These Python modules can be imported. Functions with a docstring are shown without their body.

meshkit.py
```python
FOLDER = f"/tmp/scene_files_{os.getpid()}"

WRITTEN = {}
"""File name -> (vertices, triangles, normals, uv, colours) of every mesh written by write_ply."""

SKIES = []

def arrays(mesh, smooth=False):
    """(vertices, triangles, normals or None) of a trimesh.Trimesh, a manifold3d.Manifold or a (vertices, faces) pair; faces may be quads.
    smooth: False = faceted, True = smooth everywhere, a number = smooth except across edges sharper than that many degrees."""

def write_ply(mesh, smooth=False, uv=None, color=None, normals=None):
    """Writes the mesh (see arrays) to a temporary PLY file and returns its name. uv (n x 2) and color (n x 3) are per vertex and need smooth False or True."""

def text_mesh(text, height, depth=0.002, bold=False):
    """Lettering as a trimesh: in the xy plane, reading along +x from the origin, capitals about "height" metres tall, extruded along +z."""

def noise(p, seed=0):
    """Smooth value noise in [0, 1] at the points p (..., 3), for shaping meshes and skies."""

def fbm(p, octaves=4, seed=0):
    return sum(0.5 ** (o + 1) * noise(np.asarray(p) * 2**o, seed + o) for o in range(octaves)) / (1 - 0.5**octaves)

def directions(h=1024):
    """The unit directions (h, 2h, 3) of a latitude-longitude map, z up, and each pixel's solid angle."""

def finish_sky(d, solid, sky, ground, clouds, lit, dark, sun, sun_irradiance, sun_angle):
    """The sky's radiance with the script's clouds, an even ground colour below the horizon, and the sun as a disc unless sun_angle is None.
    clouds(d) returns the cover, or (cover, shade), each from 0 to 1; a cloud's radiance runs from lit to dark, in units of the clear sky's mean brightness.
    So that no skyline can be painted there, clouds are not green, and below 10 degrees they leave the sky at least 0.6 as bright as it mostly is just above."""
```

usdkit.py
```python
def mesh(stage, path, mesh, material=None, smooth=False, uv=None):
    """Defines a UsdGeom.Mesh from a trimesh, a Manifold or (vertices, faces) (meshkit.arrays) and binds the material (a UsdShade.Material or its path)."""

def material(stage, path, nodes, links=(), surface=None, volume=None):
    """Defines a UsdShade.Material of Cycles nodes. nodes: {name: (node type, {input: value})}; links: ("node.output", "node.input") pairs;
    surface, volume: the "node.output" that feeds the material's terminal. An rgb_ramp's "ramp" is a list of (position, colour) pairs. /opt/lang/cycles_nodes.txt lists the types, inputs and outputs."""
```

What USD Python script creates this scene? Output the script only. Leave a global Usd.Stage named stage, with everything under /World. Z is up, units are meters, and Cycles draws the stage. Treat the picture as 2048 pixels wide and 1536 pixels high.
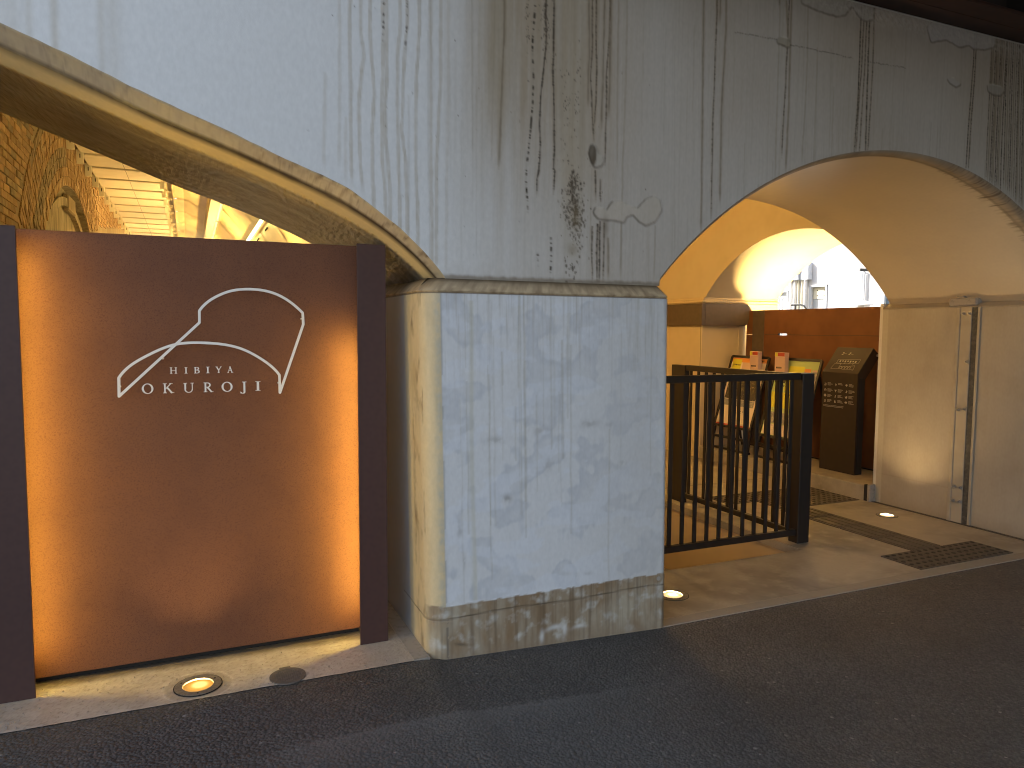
import math, random
import numpy as np
import trimesh, usdkit, meshkit
from scipy.ndimage import gaussian_filter
from shapely.geometry import Polygon, LineString, Point, box as sbox
from shapely.ops import unary_union
from shapely import affinity
from pxr import Usd, UsdGeom, UsdLux, UsdShade, Gf, Sdf, Vt

# ------------------------------------------------------------------ stage, camera, sky, sun, exposure
stage = Usd.Stage.CreateInMemory()
UsdGeom.SetStageUpAxis(stage, UsdGeom.Tokens.z)
UsdGeom.SetStageMetersPerUnit(stage, 1.0)
stage.SetDefaultPrim(UsdGeom.Xform.Define(stage, '/World').GetPrim())
UsdGeom.Scope.Define(stage, '/World/Looks')

yaw, pitch, roll, FPX = math.radians(23.77), math.radians(4.279), math.radians(-0.355), 1463.7
fwd = np.array([math.sin(yaw) * math.cos(pitch), math.cos(yaw) * math.cos(pitch), -math.sin(pitch)])
rgt0 = np.array([math.cos(yaw), -math.sin(yaw), 0.0])
dwn0 = np.cross(fwd, rgt0)
rgt = math.cos(roll) * rgt0 + math.sin(roll) * dwn0
dwn = -math.sin(roll) * rgt0 + math.cos(roll) * dwn0
cam = UsdGeom.Camera.Define(stage, '/World/camera')
cm = Gf.Matrix4d(*rgt, 0, *(-dwn), 0, *(-fwd), 0, 0, 0, 1.5, 1)
cam.AddTransformOp().Set(cm)
cam.CreateHorizontalApertureAttr(36.0)
cam.CreateVerticalApertureAttr(27.0)
cam.CreateFocalLengthAttr(36.0 * FPX / 2048)
cam.CreateClippingRangeAttr(Gf.Vec2f(0.05, 2000))
cam.CreateExposureAttr(1.85)

SUN = np.array([-0.55, 0.65, 0.53]); SUN /= np.linalg.norm(SUN)
SUN_EL, SUN_ROT = math.asin(SUN[2]), math.atan2(SUN[0], SUN[1])
dome = UsdLux.DomeLight.Define(stage, '/World/sky')
usdkit.material(stage, '/World/Looks/sky_look', {
    's': ('sky_texture', {'sky_type': 'single_scattering', 'sun_disc': False, 'sun_elevation': SUN_EL, 'sun_rotation': SUN_ROT, 'aerosol_density': 2.0}),
    'd': ('hsv', {'saturation': 0.62}),
    'b': ('background_shader', {'strength': 0.12})}, [('s.color', 'd.color'), ('d.color', 'b.color')], surface='b.background')
UsdShade.MaterialBindingAPI.Apply(dome.GetPrim()).Bind(UsdShade.Material.Get(stage, '/World/Looks/sky_look'))
sun = UsdLux.DistantLight.Define(stage, '/World/sun')
sun.CreateIntensityAttr(0.5); sun.CreateAngleAttr(0.5); sun.CreateNormalizeAttr(True); sun.CreateColorAttr(Gf.Vec3f(1.0, 0.95, 0.86))
zax = Gf.Vec3d(*SUN)                                      # shines along its -z
xax = Gf.Cross(Gf.Vec3d(0, 0, 1), zax).GetNormalized(); yax = Gf.Cross(zax, xax)
sun.AddTransformOp().Set(Gf.Matrix4d(*xax, 0, *yax, 0, *zax, 0, 0, 0, 30, 1))

# ------------------------------------------------------------------ helpers
used = {}
def numbered(parent, name):
    k = (parent, name); n = used.get(k, 0); used[k] = n + 1
    return f'{parent}/{name}' + (f'_{n:03d}' if n else '')
def setdata(p, **kw):
    for k, v in kw.items():
        if v: p.SetCustomDataByKey(k, v)
def thing(name, label, cat=None, group=None, kind=None, loc=None, rotz=0):
    x = UsdGeom.Xform.Define(stage, numbered('/World', name))
    if loc is not None:
        x.AddTranslateOp().Set(Gf.Vec3d(*map(float, loc)))
        if rotz: x.AddRotateZOp().Set(float(rotz))
    setdata(x.GetPrim(), label=label, category=cat, group=group, kind=kind)
    return str(x.GetPath())
def obj(name, mesh, mat, parent='/World', smooth=False, label=None, cat=None, group=None, kind=None, prim=None):
    path = numbered(parent, name)
    m = usdkit.mesh(stage, path, mesh, f'/World/Looks/{mat}', smooth=smooth)
    if prim:
        for k, v in prim.items():
            v = np.asarray(v, np.float32)
            t = Sdf.ValueTypeNames.Color3fArray if v.ndim == 2 else Sdf.ValueTypeNames.FloatArray
            UsdGeom.PrimvarsAPI(m).CreatePrimvar(k, t, 'vertex').Set((Vt.Vec3fArray if v.ndim == 2 else Vt.FloatArray).FromNumpy(v))
    setdata(m.GetPrim(), label=label, category=cat, group=group, kind=kind)
    return path
def cat(*ms): return trimesh.util.concatenate([m for m in ms])
def bx(x0, x1, y0, y1, z0, z1, b=0.0):
    """box, edges chamfered by b"""
    if b <= 0:
        m = trimesh.creation.box((x1 - x0, y1 - y0, z1 - z0)); m.apply_translation(((x0 + x1) / 2, (y0 + y1) / 2, (z0 + z1) / 2)); return m
    c = np.array([(x0 + x1) / 2, (y0 + y1) / 2, (z0 + z1) / 2]); h = np.array([x1 - x0, y1 - y0, z1 - z0]) / 2
    b = min(b, 0.45 * h.min()); P = []
    for s in np.ndindex(2, 2, 2):
        s = np.array(s) * 2 - 1
        for a in range(3):
            q = h - b; q[a] = h[a]; P.append(c + s * q)
    return trimesh.convex.convex_hull(np.array(P))
def extr(poly, d):
    gs = getattr(poly, 'geoms', [poly])
    return cat(*[trimesh.creation.extrude_polygon(g, d, engine='earcut') for g in gs])
def sheet(poly, z):
    vs, fs, o = [], [], 0
    for g in getattr(poly, 'geoms', [poly]):
        v, f = trimesh.creation.triangulate_polygon(g, engine='earcut'); vs.append(np.c_[v, np.full(len(v), z)]); fs.append(f + o); o += len(v)
    m = trimesh.Trimesh(np.vstack(vs), np.vstack(fs), process=False)
    if m.face_normals[:, 2].mean() < 0: m.invert()
    return m
def grid(P, flip=False):
    n, m = P.shape[:2]; i = np.arange(n * m).reshape(n, m)
    q = np.stack([i[:-1, :-1], i[1:, :-1], i[1:, 1:], i[:-1, 1:]], -1).reshape(-1, 4)
    if flip: q = q[:, ::-1]
    return trimesh.Trimesh(P.reshape(-1, 3), np.vstack([q[:, [0, 1, 2]], q[:, [0, 2, 3]]]), process=False)
def tube(pts, r, n=12, cap=True):
    pts = np.asarray(pts, float); out = []
    for a, b in zip(pts[:-1], pts[1:]):
        out.append(trimesh.creation.cylinder(r, segment=[a, b], sections=n))
    for p in pts[1:-1]:
        s = trimesh.creation.icosphere(1, r); s.apply_translation(p); out.append(s)
    return cat(*out)
def bar(a, b, w, d):
    """flat bar from a to b, w wide (perpendicular in the x-z or y-z plane), built along its axis"""
    a, b = np.asarray(a, float), np.asarray(b, float); L = np.linalg.norm(b - a)
    m = bx(-w / 2, w / 2, -d / 2, d / 2, 0, L, 0.002)
    m.apply_transform(trimesh.geometry.align_vectors([0, 0, 1], (b - a) / L)); m.apply_translation(a); return m
def to_yz(m, x, flip=False):
    """mesh in (u,v,w) -> lies on a plane of constant x: u -> -y (reads left to right seen from -x), v -> z, w -> -x"""
    T = np.array([[0, 0, -1, x], [-1, 0, 0, 0], [0, 1, 0, 0], [0, 0, 0, 1.0]]); m = m.copy(); m.apply_transform(T); return m
def to_xz(m, y):
    """(u,v,w) -> x, z, -y : lies on a plane facing -y"""
    T = np.array([[1, 0, 0, 0], [0, 0, -1, y], [0, 1, 0, 0], [0, 0, 0, 1.0]]); m = m.copy(); m.apply_transform(T); return m
def pnoise(u, v, seed=0):
    """gradient noise of the plane, about 0..1"""
    i, j = np.floor(u).astype(np.int64), np.floor(v).astype(np.int64); fu, fv = u - i, v - j
    wu, wv = fu ** 3 * (fu * (fu * 6 - 15) + 10), fv ** 3 * (fv * (fv * 6 - 15) + 10)
    def corner(a, b):
        h = ((i + a) * 374761393 + (j + b) * 668265263 + seed * 1446657) & 0xFFFFFFFF
        h = ((h ^ (h >> 13)) * 1274126177) & 0xFFFFFFFF; h = (h ^ (h >> 16)) & 0xFFFF
        th = h * (2 * math.pi / 65536.0); return np.cos(th) * (fu - a) + np.sin(th) * (fv - b)
    x0 = corner(0, 0) * (1 - wu) + corner(1, 0) * wu; x1 = corner(0, 1) * (1 - wu) + corner(1, 1) * wu
    return 0.5 + 0.95 * (x0 * (1 - wv) + x1 * wv) * 0.75
def fbm(P, octaves=4, seed=0):
    P = np.asarray(P, float); u = P[..., 0] + 0.73 * P[..., 2] + 17.3; v = P[..., 1] + 0.41 * P[..., 2] + 5.1
    out = 0.0; tot = 0.0
    for o in range(octaves):
        c, s = math.cos(0.5 * o), math.sin(0.5 * o)
        out = out + 0.55 ** o * (pnoise(u * 2 ** o, v * 2 ** o, seed * 31 + o) - 0.5); tot += 0.55 ** o
    return 0.5 + out / tot * 1.25
sstep = lambda t: np.clip(t, 0, 1) ** 2 * (3 - 2 * np.clip(t, 0, 1))

# ------------------------------------------------------------------ materials
def mat(name, col, rough=0.6, metal=0.0, noise=None, bump=None, emis=None, spec=0.5, coat=0.0, var=0.0, stretch=None):
    """noise: list of (scale, colour, low, high[, detail]) mixed over col; bump: (scale, strength, distance)"""
    N = {'p': ('principled_bsdf', {'roughness': rough, 'metallic': metal, 'base_color': col, 'specular_ior_level': spec, 'coat_weight': coat, 'coat_roughness': 0.25})}
    L = []
    N['g'] = ('geometry', {})
    src = 'g.position'
    last = None
    if noise:
        for i, t in enumerate(noise):
            sc, c, lo, hi = t[:4]; det = t[4] if len(t) > 4 else 4
            s3 = t[5] if len(t) > 5 else (1, 1, 1)
            N[f'm{i}'] = ('mapping', {'scale': s3}); L.append((src, f'm{i}.vector'))
            N[f'n{i}'] = ('noise_texture', {'scale': sc, 'detail': det, 'roughness': 0.6}); L.append((f'm{i}.vector', f'n{i}.vector'))
            N[f'r{i}'] = ('map_range', {'from_min': lo, 'from_max': hi, 'to_min': 0, 'to_max': 1, 'clamp': True}); L.append((f'n{i}.fac', f'r{i}.value'))
            N[f'x{i}'] = ('mix', {'mix_type': 'mix', 'color1': col, 'color2': c}); L.append((f'r{i}.result', f'x{i}.fac'))
            if last: L.append((last, f'x{i}.color1'))
            last = f'x{i}.color'
    if var:
        N['oi'] = ('object_info', {}); N['vr'] = ('map_range', {'from_min': 0, 'from_max': 1, 'to_min': 1 - var, 'to_max': 1 + var}); L.append(('oi.random', 'vr.value'))
        N['hv'] = ('hsv', {'color': col}); L.append(('vr.result', 'hv.value'))
        if last: L.append((last, 'hv.color'))
        last = 'hv.color'
    if last: L.append((last, 'p.base_color'))
    if bump:
        N['bn'] = ('noise_texture', {'scale': bump[0], 'detail': 5, 'roughness': 0.65}); L.append((src, 'bn.vector'))
        N['bu'] = ('bump', {'strength': bump[1], 'distance': bump[2]}); L += [('bn.fac', 'bu.height'), ('bu.normal', 'p.normal')]
    if emis:
        N['p'][1]['emission_color'] = emis[0]; N['p'][1]['emission_strength'] = emis[1]
    return usdkit.material(stage, f'/World/Looks/{name}', N, L, surface='p.BSDF')

def paint_mat(name, rough=0.5, fine=0.22, spec=0.35, bumpd=0.002):
    """painted plaster whose wear, with some painted light and shade, is in the primvars tint (colour) and relief (height)"""
    N = {'a': ('attribute', {'attribute': 'tint'}), 'h': ('attribute', {'attribute': 'relief'}), 'g': ('geometry', {}),
         'm': ('mapping', {'scale': (1.0, 1.0, 0.55)}),
         'n': ('noise_texture', {'scale': 60, 'detail': 6, 'roughness': 0.7}), 'nr': ('map_range', {'from_min': 0.3, 'from_max': 0.7, 'to_min': 1 - fine * 0.3, 'to_max': 1 + fine * 0.22, 'clamp': True}),
         'n2': ('noise_texture', {'scale': 320, 'detail': 4, 'roughness': 0.6}), 'n3': ('noise_texture', {'scale': 9, 'detail': 5, 'roughness': 0.6}),
         'hv': ('hsv', {}), 'p': ('principled_bsdf', {'roughness': rough, 'specular_ior_level': spec}),
         'rr': ('map_range', {'from_min': 0.3, 'from_max': 0.7, 'to_min': rough - 0.01, 'to_max': rough + 0.02}),
         'b1': ('bump', {'strength': 0.22, 'distance': 0.0016}), 'b2': ('bump', {'strength': 0.03, 'distance': 0.004}), 'b3': ('bump', {'strength': 0.9, 'distance': bumpd})}
    L = [('g.position', 'm.vector'), ('m.vector', 'n.vector'), ('g.position', 'n2.vector'), ('g.position', 'n3.vector'), ('n.fac', 'nr.value'), ('a.color', 'hv.color'), ('nr.result', 'hv.value'), ('hv.color', 'p.base_color'),
         ('n3.fac', 'rr.value'), ('rr.result', 'p.roughness'), ('n2.fac', 'b1.height'), ('n3.fac', 'b2.height'), ('b1.normal', 'b2.normal'), ('h.fac', 'b3.height'), ('b2.normal', 'b3.normal'), ('b3.normal', 'p.normal')]
    usdkit.material(stage, f'/World/Looks/{name}', N, L, surface='p.BSDF')

def lens_mat(name, hot, mid, edge, r, strength, through):
    """frosted lamp glass: brightest over the bulb"""
    N = {'t': ('texture_coordinate', {}), 'o': ('vector_math', {'math_type': 'subtract', 'vector2': (0.006, 0.004, 0.0)}), 'l': ('vector_math', {'math_type': 'length'}), 'm': ('map_range', {'from_min': 0.0, 'from_max': r, 'clamp': True}),
         'c': ('rgb_ramp', {'ramp': [(0, hot), (0.35, hot), (0.62, mid), (0.9, edge), (1, edge)]}), 'e': ('emission', {'strength': strength}), 'tr': ('transparent_bsdf', {}), 'x': ('mix_closure', {'fac': through})}
    usdkit.material(stage, f'/World/Looks/{name}', N, [('t.object', 'o.vector1'), ('o.vector', 'l.vector1'), ('l.value', 'm.value'), ('m.result', 'c.fac'), ('c.color', 'e.color'), ('e.emission', 'x.closure1'), ('tr.BSDF', 'x.closure2')], surface='x.closure')
def emit_mat(name, col, strength, through=0.0):
    N = {'e': ('emission', {'color': col, 'strength': strength})}; L = []; out = 'e.emission'
    if through:
        N['t'] = ('transparent_bsdf', {}); N['x'] = ('mix_closure', {'fac': through}); L = [('e.emission', 'x.closure1'), ('t.BSDF', 'x.closure2')]; out = 'x.closure'
    usdkit.material(stage, f'/World/Looks/{name}', N, L, surface=out)
# ------------------------------------------------------------------ looks
mat('asphalt_base', (0.045, 0.045, 0.047))
# asphalt: stones of several tones in a dark binder, pits between them, a worn lighter lane
NA = {'g': ('geometry', {}), 'v': ('voronoi_texture', {'scale': 82, 'feature': 'f1', 'randomness': 1.0}), 'v2': ('voronoi_texture', {'scale': 46, 'feature': 'f1'}),
      'n': ('noise_texture', {'scale': 2.2, 'detail': 6, 'roughness': 0.6}), 'n2': ('noise_texture', {'scale': 420, 'detail': 3}), 'n3': ('noise_texture', {'scale': 60, 'detail': 4}),
      'bw': ('separate_color', {}), 'rc': ('rgb_ramp', {'ramp': [(0, (0.09, 0.087, 0.083)), (0.6, (0.112, 0.108, 0.103)), (0.985, (0.125, 0.12, 0.113)), (0.994, (0.16, 0.153, 0.14)), (1, (0.27, 0.26, 0.24))]}),
      'pit': ('map_range', {'from_min': 0.25, 'from_max': 0.75, 'to_min': 1.0, 'to_max': 0.62, 'clamp': True}), 'mx': ('mix', {'mix_type': 'multiply', 'fac': 1.0}),
      'big': ('map_range', {'from_min': 0.3, 'from_max': 0.7, 'to_min': 0.82, 'to_max': 1.2, 'clamp': True}), 'hv': ('hsv', {}),
      'lane': ('attribute', {'attribute': 'lane'}), 'lm': ('mix', {'mix_type': 'mix', 'color2': (0.16, 0.156, 0.15)}), 'lf': ('math', {'math_type': 'multiply', 'value2': 0.8}),
      'hs': ('math', {'math_type': 'multiply_add', 'value2': 0.5}), 'sub': ('math', {'math_type': 'subtract', 'value1': 1.0}), 'b1': ('bump', {'strength': 0.6, 'distance': 0.008}), 'b2': ('bump', {'strength': 0.4, 'distance': 0.0015}),
      'ls': ('map_range', {'from_min': 0, 'from_max': 1, 'to_min': 0.9, 'to_max': 0.4}),
      'p': ('principled_bsdf', {'roughness': 0.58, 'specular_ior_level': 0.45})}
LA = [('g.position', 'v.vector'), ('g.position', 'v2.vector'), ('g.position', 'n.vector'), ('g.position', 'n2.vector'), ('g.position', 'n3.vector'),
      ('v.color', 'bw.color'), ('bw.r', 'rc.fac'), ('v.distance', 'pit.value'), ('rc.color', 'mx.color1'), ('pit.result', 'mx.color2'), ('n.fac', 'big.value'), ('mx.color', 'hv.color'), ('big.result', 'hv.value'),
      ('lane.fac', 'lf.value1'), ('lf.value', 'lm.fac'), ('hv.color', 'lm.color1'), ('lm.color', 'p.base_color'),
      ('n3.fac', 'hs.value1'), ('v.distance', 'hs.value3'), ('hs.value', 'sub.value2'), ('lane.fac', 'ls.value'), ('ls.result', 'b1.strength'),
      ('sub.value', 'b1.height'), ('n2.fac', 'b2.height'), ('b1.normal', 'b2.normal'), ('b2.normal', 'p.normal')]
usdkit.material(stage, '/World/Looks/asphalt', NA, LA, surface='p.BSDF')

paint_mat('wall_paint', rough=0.46, fine=0.22)
paint_mat('soffit_paint', rough=0.27, fine=0.2, spec=0.5, bumpd=0.004)
paint_mat('barrel_paint', rough=0.42, fine=0.15, spec=0.4)
mat('plain_paint', (0.58, 0.56, 0.52), 0.55, noise=[(5, (0.50, 0.47, 0.41), 0.45, 0.75), (40, (0.62, 0.60, 0.56), 0.5, 0.8)], bump=(120, 0.15, 0.002))
mat('cream_paint', (0.60, 0.49, 0.31), 0.55, noise=[(4, (0.54, 0.44, 0.27), 0.45, 0.8)], bump=(150, 0.1, 0.002))
mat('wall_trim', (0.36, 0.32, 0.25), 0.5, noise=[(8, (0.31, 0.27, 0.205), 0.45, 0.75)], bump=(120, 0.1, 0.001))
mat('room_paint', (0.56, 0.48, 0.33), 0.5, noise=[(4, (0.51, 0.43, 0.28), 0.45, 0.8)], bump=(60, 0.12, 0.003))
mat('concrete_floor', (0.36, 0.325, 0.265), 0.5, noise=[(1.7, (0.22, 0.195, 0.155), 0.44, 0.66, 6), (7, (0.42, 0.38, 0.315), 0.5, 0.78, 6), (90, (0.27, 0.24, 0.2), 0.55, 0.8)], bump=(160, 0.25, 0.003))
mat('kerb_concrete', (0.33, 0.295, 0.24), 0.7, noise=[(9, (0.3, 0.27, 0.225), 0.45, 0.75, 6), (120, (0.25, 0.22, 0.18), 0.58, 0.75, 3)], bump=(130, 0.3, 0.003))
mat('apron_concrete', (0.46, 0.41, 0.36), 0.75, noise=[(5, (0.31, 0.26, 0.215), 0.45, 0.72, 7), (60, (0.16, 0.13, 0.10), 0.62, 0.72, 3), (130, (0.5, 0.47, 0.42), 0.6, 0.8, 3)], bump=(110, 0.55, 0.006))
mat('kerb_edge', (0.33, 0.30, 0.26), 0.75, noise=[(30, (0.2, 0.17, 0.14), 0.5, 0.8)], bump=(120, 0.3, 0.003))
mat('corten_fence', (0.19, 0.078, 0.03), 0.55, noise=[(4, (0.135, 0.05, 0.02), 0.4, 0.7, 7), (200, (0.16, 0.062, 0.024), 0.5, 0.75, 3)], bump=(300, 0.12, 0.0012), spec=0.3)
mat('corten', (0.15, 0.064, 0.034), 0.62, noise=[(5, (0.125, 0.052, 0.029), 0.4, 0.7, 7), (2.1, (0.165, 0.068, 0.033), 0.5, 0.75, 5), (240, (0.085, 0.03, 0.016), 0.5, 0.75, 3)], bump=(300, 0.12, 0.0012), spec=0.3)
mat('brown_steel', (0.062, 0.026, 0.021), 0.55, noise=[(40, (0.052, 0.021, 0.0175), 0.4, 0.7)], bump=(500, 0.08, 0.0006))
mat('dark_steel', (0.016, 0.0115, 0.0095), 0.42, noise=[(30, (0.021, 0.015, 0.012), 0.45, 0.75)], bump=(600, 0.06, 0.0005))
mat('hood_steel', (0.11, 0.08, 0.055), 0.5, noise=[(20, (0.09, 0.066, 0.045), 0.4, 0.7)])
mat('white_metal', (0.78, 0.77, 0.74), 0.4)
mat('galvanised', (0.42, 0.41, 0.39), 0.42, 0.7, noise=[(40, (0.33, 0.32, 0.3), 0.4, 0.7)])
mat('lamp_rim', (0.32, 0.30, 0.27), 0.45, 0.6, noise=[(80, (0.2, 0.18, 0.15), 0.45, 0.7)])
mat('lamp_can', (0.006, 0.005, 0.004), 0.9, 0.0, spec=0.05)
mat('cast_iron', (0.14, 0.125, 0.11), 0.6, 0.2, noise=[(70, (0.2, 0.175, 0.15), 0.5, 0.75)], bump=(300, 0.2, 0.001))
mat('dark_gap', (0.02, 0.018, 0.016), 0.9)
mat('sealant', (0.055, 0.052, 0.045), 0.7, noise=[(40, (0.1, 0.095, 0.08), 0.45, 0.7)])
mat('tactile_dot', (0.035, 0.03, 0.025), 0.6)
mat('tactile', (0.09, 0.077, 0.06), 0.62, noise=[(30, (0.115, 0.098, 0.076), 0.45, 0.75), (300, (0.07, 0.06, 0.048), 0.5, 0.7)], bump=(350, 0.2, 0.001), var=0.1)
mat('brick_a', (0.29, 0.19, 0.09), 0.8, noise=[(14, (0.19, 0.105, 0.055), 0.42, 0.7), (3, (0.42, 0.33, 0.22), 0.52, 0.75)], bump=(90, 0.6, 0.008), var=0.22)
mat('brick_b', (0.33, 0.22, 0.105), 0.8, noise=[(14, (0.3, 0.17, 0.095), 0.42, 0.7), (4, (0.3, 0.24, 0.17), 0.5, 0.75)], bump=(90, 0.6, 0.008), var=0.22)
mat('brick_c', (0.25, 0.195, 0.12), 0.8, noise=[(10, (0.13, 0.10, 0.07), 0.42, 0.7)], bump=(90, 0.6, 0.008), var=0.2)
mat('mortar', (0.27, 0.21, 0.135), 0.9, noise=[(8, (0.22, 0.165, 0.105), 0.42, 0.7), (2, (0.30, 0.26, 0.2), 0.5, 0.7)], bump=(60, 0.7, 0.01))
mat('streaked_render', (0.30, 0.255, 0.18), 0.8, noise=[(9, (0.12, 0.09, 0.055), 0.42, 0.68, 6, (1, 1, 0.12)), (4, (0.38, 0.335, 0.26), 0.5, 0.72, 6, (1, 1, 0.3)), (25, (0.06, 0.045, 0.03), 0.62, 0.75, 4, (1, 1, 0.15))], bump=(40, 0.7, 0.012))
mat('ceiling_panel', (0.70, 0.64, 0.52), 0.45, noise=[(3, (0.62, 0.55, 0.43), 0.45, 0.75)], var=0.05)
mat('ceiling_steel', (0.5, 0.45, 0.36), 0.45)
mat('bracket', (0.8, 0.77, 0.68), 0.45)
mat('vault_metal', (0.66, 0.55, 0.30), 0.35, 0.0, noise=[(3, (0.56, 0.45, 0.23), 0.42, 0.7, 5, (1, 0.3, 1))], bump=(6, 0.12, 0.03))
mat('duct', (0.34, 0.30, 0.22), 0.5)
mat('girder_paint', (0.05, 0.021, 0.013), 0.6, noise=[(12, (0.03, 0.014, 0.01), 0.42, 0.7), (50, (0.075, 0.03, 0.016), 0.55, 0.8)], bump=(150, 0.25, 0.002))
mat('girder_web', (0.028, 0.022, 0.021), 0.65, noise=[(6, (0.02, 0.016, 0.014), 0.4, 0.7)], bump=(90, 0.2, 0.002))
mat('deck_concrete', (0.10, 0.095, 0.085), 0.85)
mat('kiosk_steel', (0.034, 0.024, 0.017), 0.5, noise=[(18, (0.04, 0.028, 0.02), 0.45, 0.75)], bump=(700, 0.05, 0.0004), spec=0.25)
mat('print_white', (0.36, 0.34, 0.29), 0.5)
mat('paper_cream', (0.72, 0.62, 0.5), 0.6)
mat('paper_pink', (0.62, 0.42, 0.32), 0.6)
mat('paper_yellow', (0.66, 0.62, 0.04), 0.55)
mat('paper_lime', (0.45, 0.55, 0.2), 0.55)
mat('paper_orange', (0.75, 0.3, 0.06), 0.55)
mat('paper_red', (0.5, 0.07, 0.035), 0.55)
mat('paper_grey', (0.25, 0.25, 0.24), 0.55, noise=[(30, (0.55, 0.5, 0.42), 0.5, 0.7)])
mat('photo_dark', (0.05, 0.04, 0.025), 0.4, noise=[(18, (0.2, 0.17, 0.08), 0.5, 0.72, 6), (40, (0.42, 0.36, 0.22), 0.6, 0.75, 5)])
mat('ink', (0.03, 0.028, 0.025), 0.6)
mat('house_paint', (0.68, 0.68, 0.69), 0.7, noise=[(2, (0.64, 0.64, 0.66), 0.45, 0.75)], bump=(60, 0.1, 0.002))
mat('house_trim', (0.58, 0.61, 0.64), 0.5)
mat('house_duct', (0.60, 0.63, 0.66), 0.45)
mat('house_grey', (0.62, 0.64, 0.64), 0.4)
mat('curtain', (0.75, 0.7, 0.54), 0.8)
mat('blue_glass', (0.35, 0.47, 0.55), 0.25)
mat('alley_ground', (0.2, 0.19, 0.18), 0.8, noise=[(4, (0.15, 0.145, 0.135), 0.4, 0.7)])
mat('far_building', (0.4, 0.39, 0.37), 0.8, noise=[(1.5, (0.34, 0.33, 0.31), 0.4, 0.7)])

# ------------------------------------------------------------------ stains painted over the abutment: colour of dirt, rust and peeled paint, plus deck shade towards the right
TAN = [[(0.628,2.821),(0.615,2.628),(0.619,2.451),(0.617,2.246),(0.62,2.07)],[(0.662,2.827),(0.66,2.686),(0.671,2.596),(0.658,2.482),(0.65,2.404),(0.651,2.275),(0.655,2.156),(0.665,2.042)],[(0.708,2.836),(0.697,2.692),(0.704,2.575),(0.714,2.453),(0.705,2.307),(0.704,2.176),(0.708,2.03),(0.712,1.94)],[(0.757,2.845),(0.75,2.649),(0.749,2.541),(0.743,2.415),(0.745,2.311),(0.744,2.18),(0.757,2.049),(0.761,1.89)],[(0.767,2.846),(0.766,2.626),(0.765,2.496),(0.756,2.391),(0.758,2.287),(0.771,2.156),(0.776,2.051),(0.777,1.837)],[(0.819,2.856),(0.824,2.764),(0.812,2.607),(0.808,2.397),(0.813,2.266),(0.817,2.038),(0.816,1.839)],[(0.847,2.861),(0.852,2.769),(0.843,2.637),(0.834,2.532),(0.827,2.321),(0.841,2.216),(0.848,2.04),(0.85,1.787)],[(0.902,2.871),(0.904,2.725),(0.892,2.54),(0.886,2.327),(0.888,2.167),(0.893,2.044),(0.895,1.761)],[(0.952,2.88),(0.954,2.549),(0.954,2.281),(0.956,2.049),(0.958,1.736)],[(1.003,2.821),(0.994,2.501),(0.986,2.338),(0.977,2.175),(0.976,1.737)],[(0.579,2.812),(0.575,2.445),(0.566,2.138)],[(0.597,2.346),(0.593,2.192),(0.595,2.073)],[(0.517,2.512),(0.511,2.285),(0.507,2.117)],[(1.035,2.895),(1.029,2.451),(1.023,2.07),(1.02,1.722)]]
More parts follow.
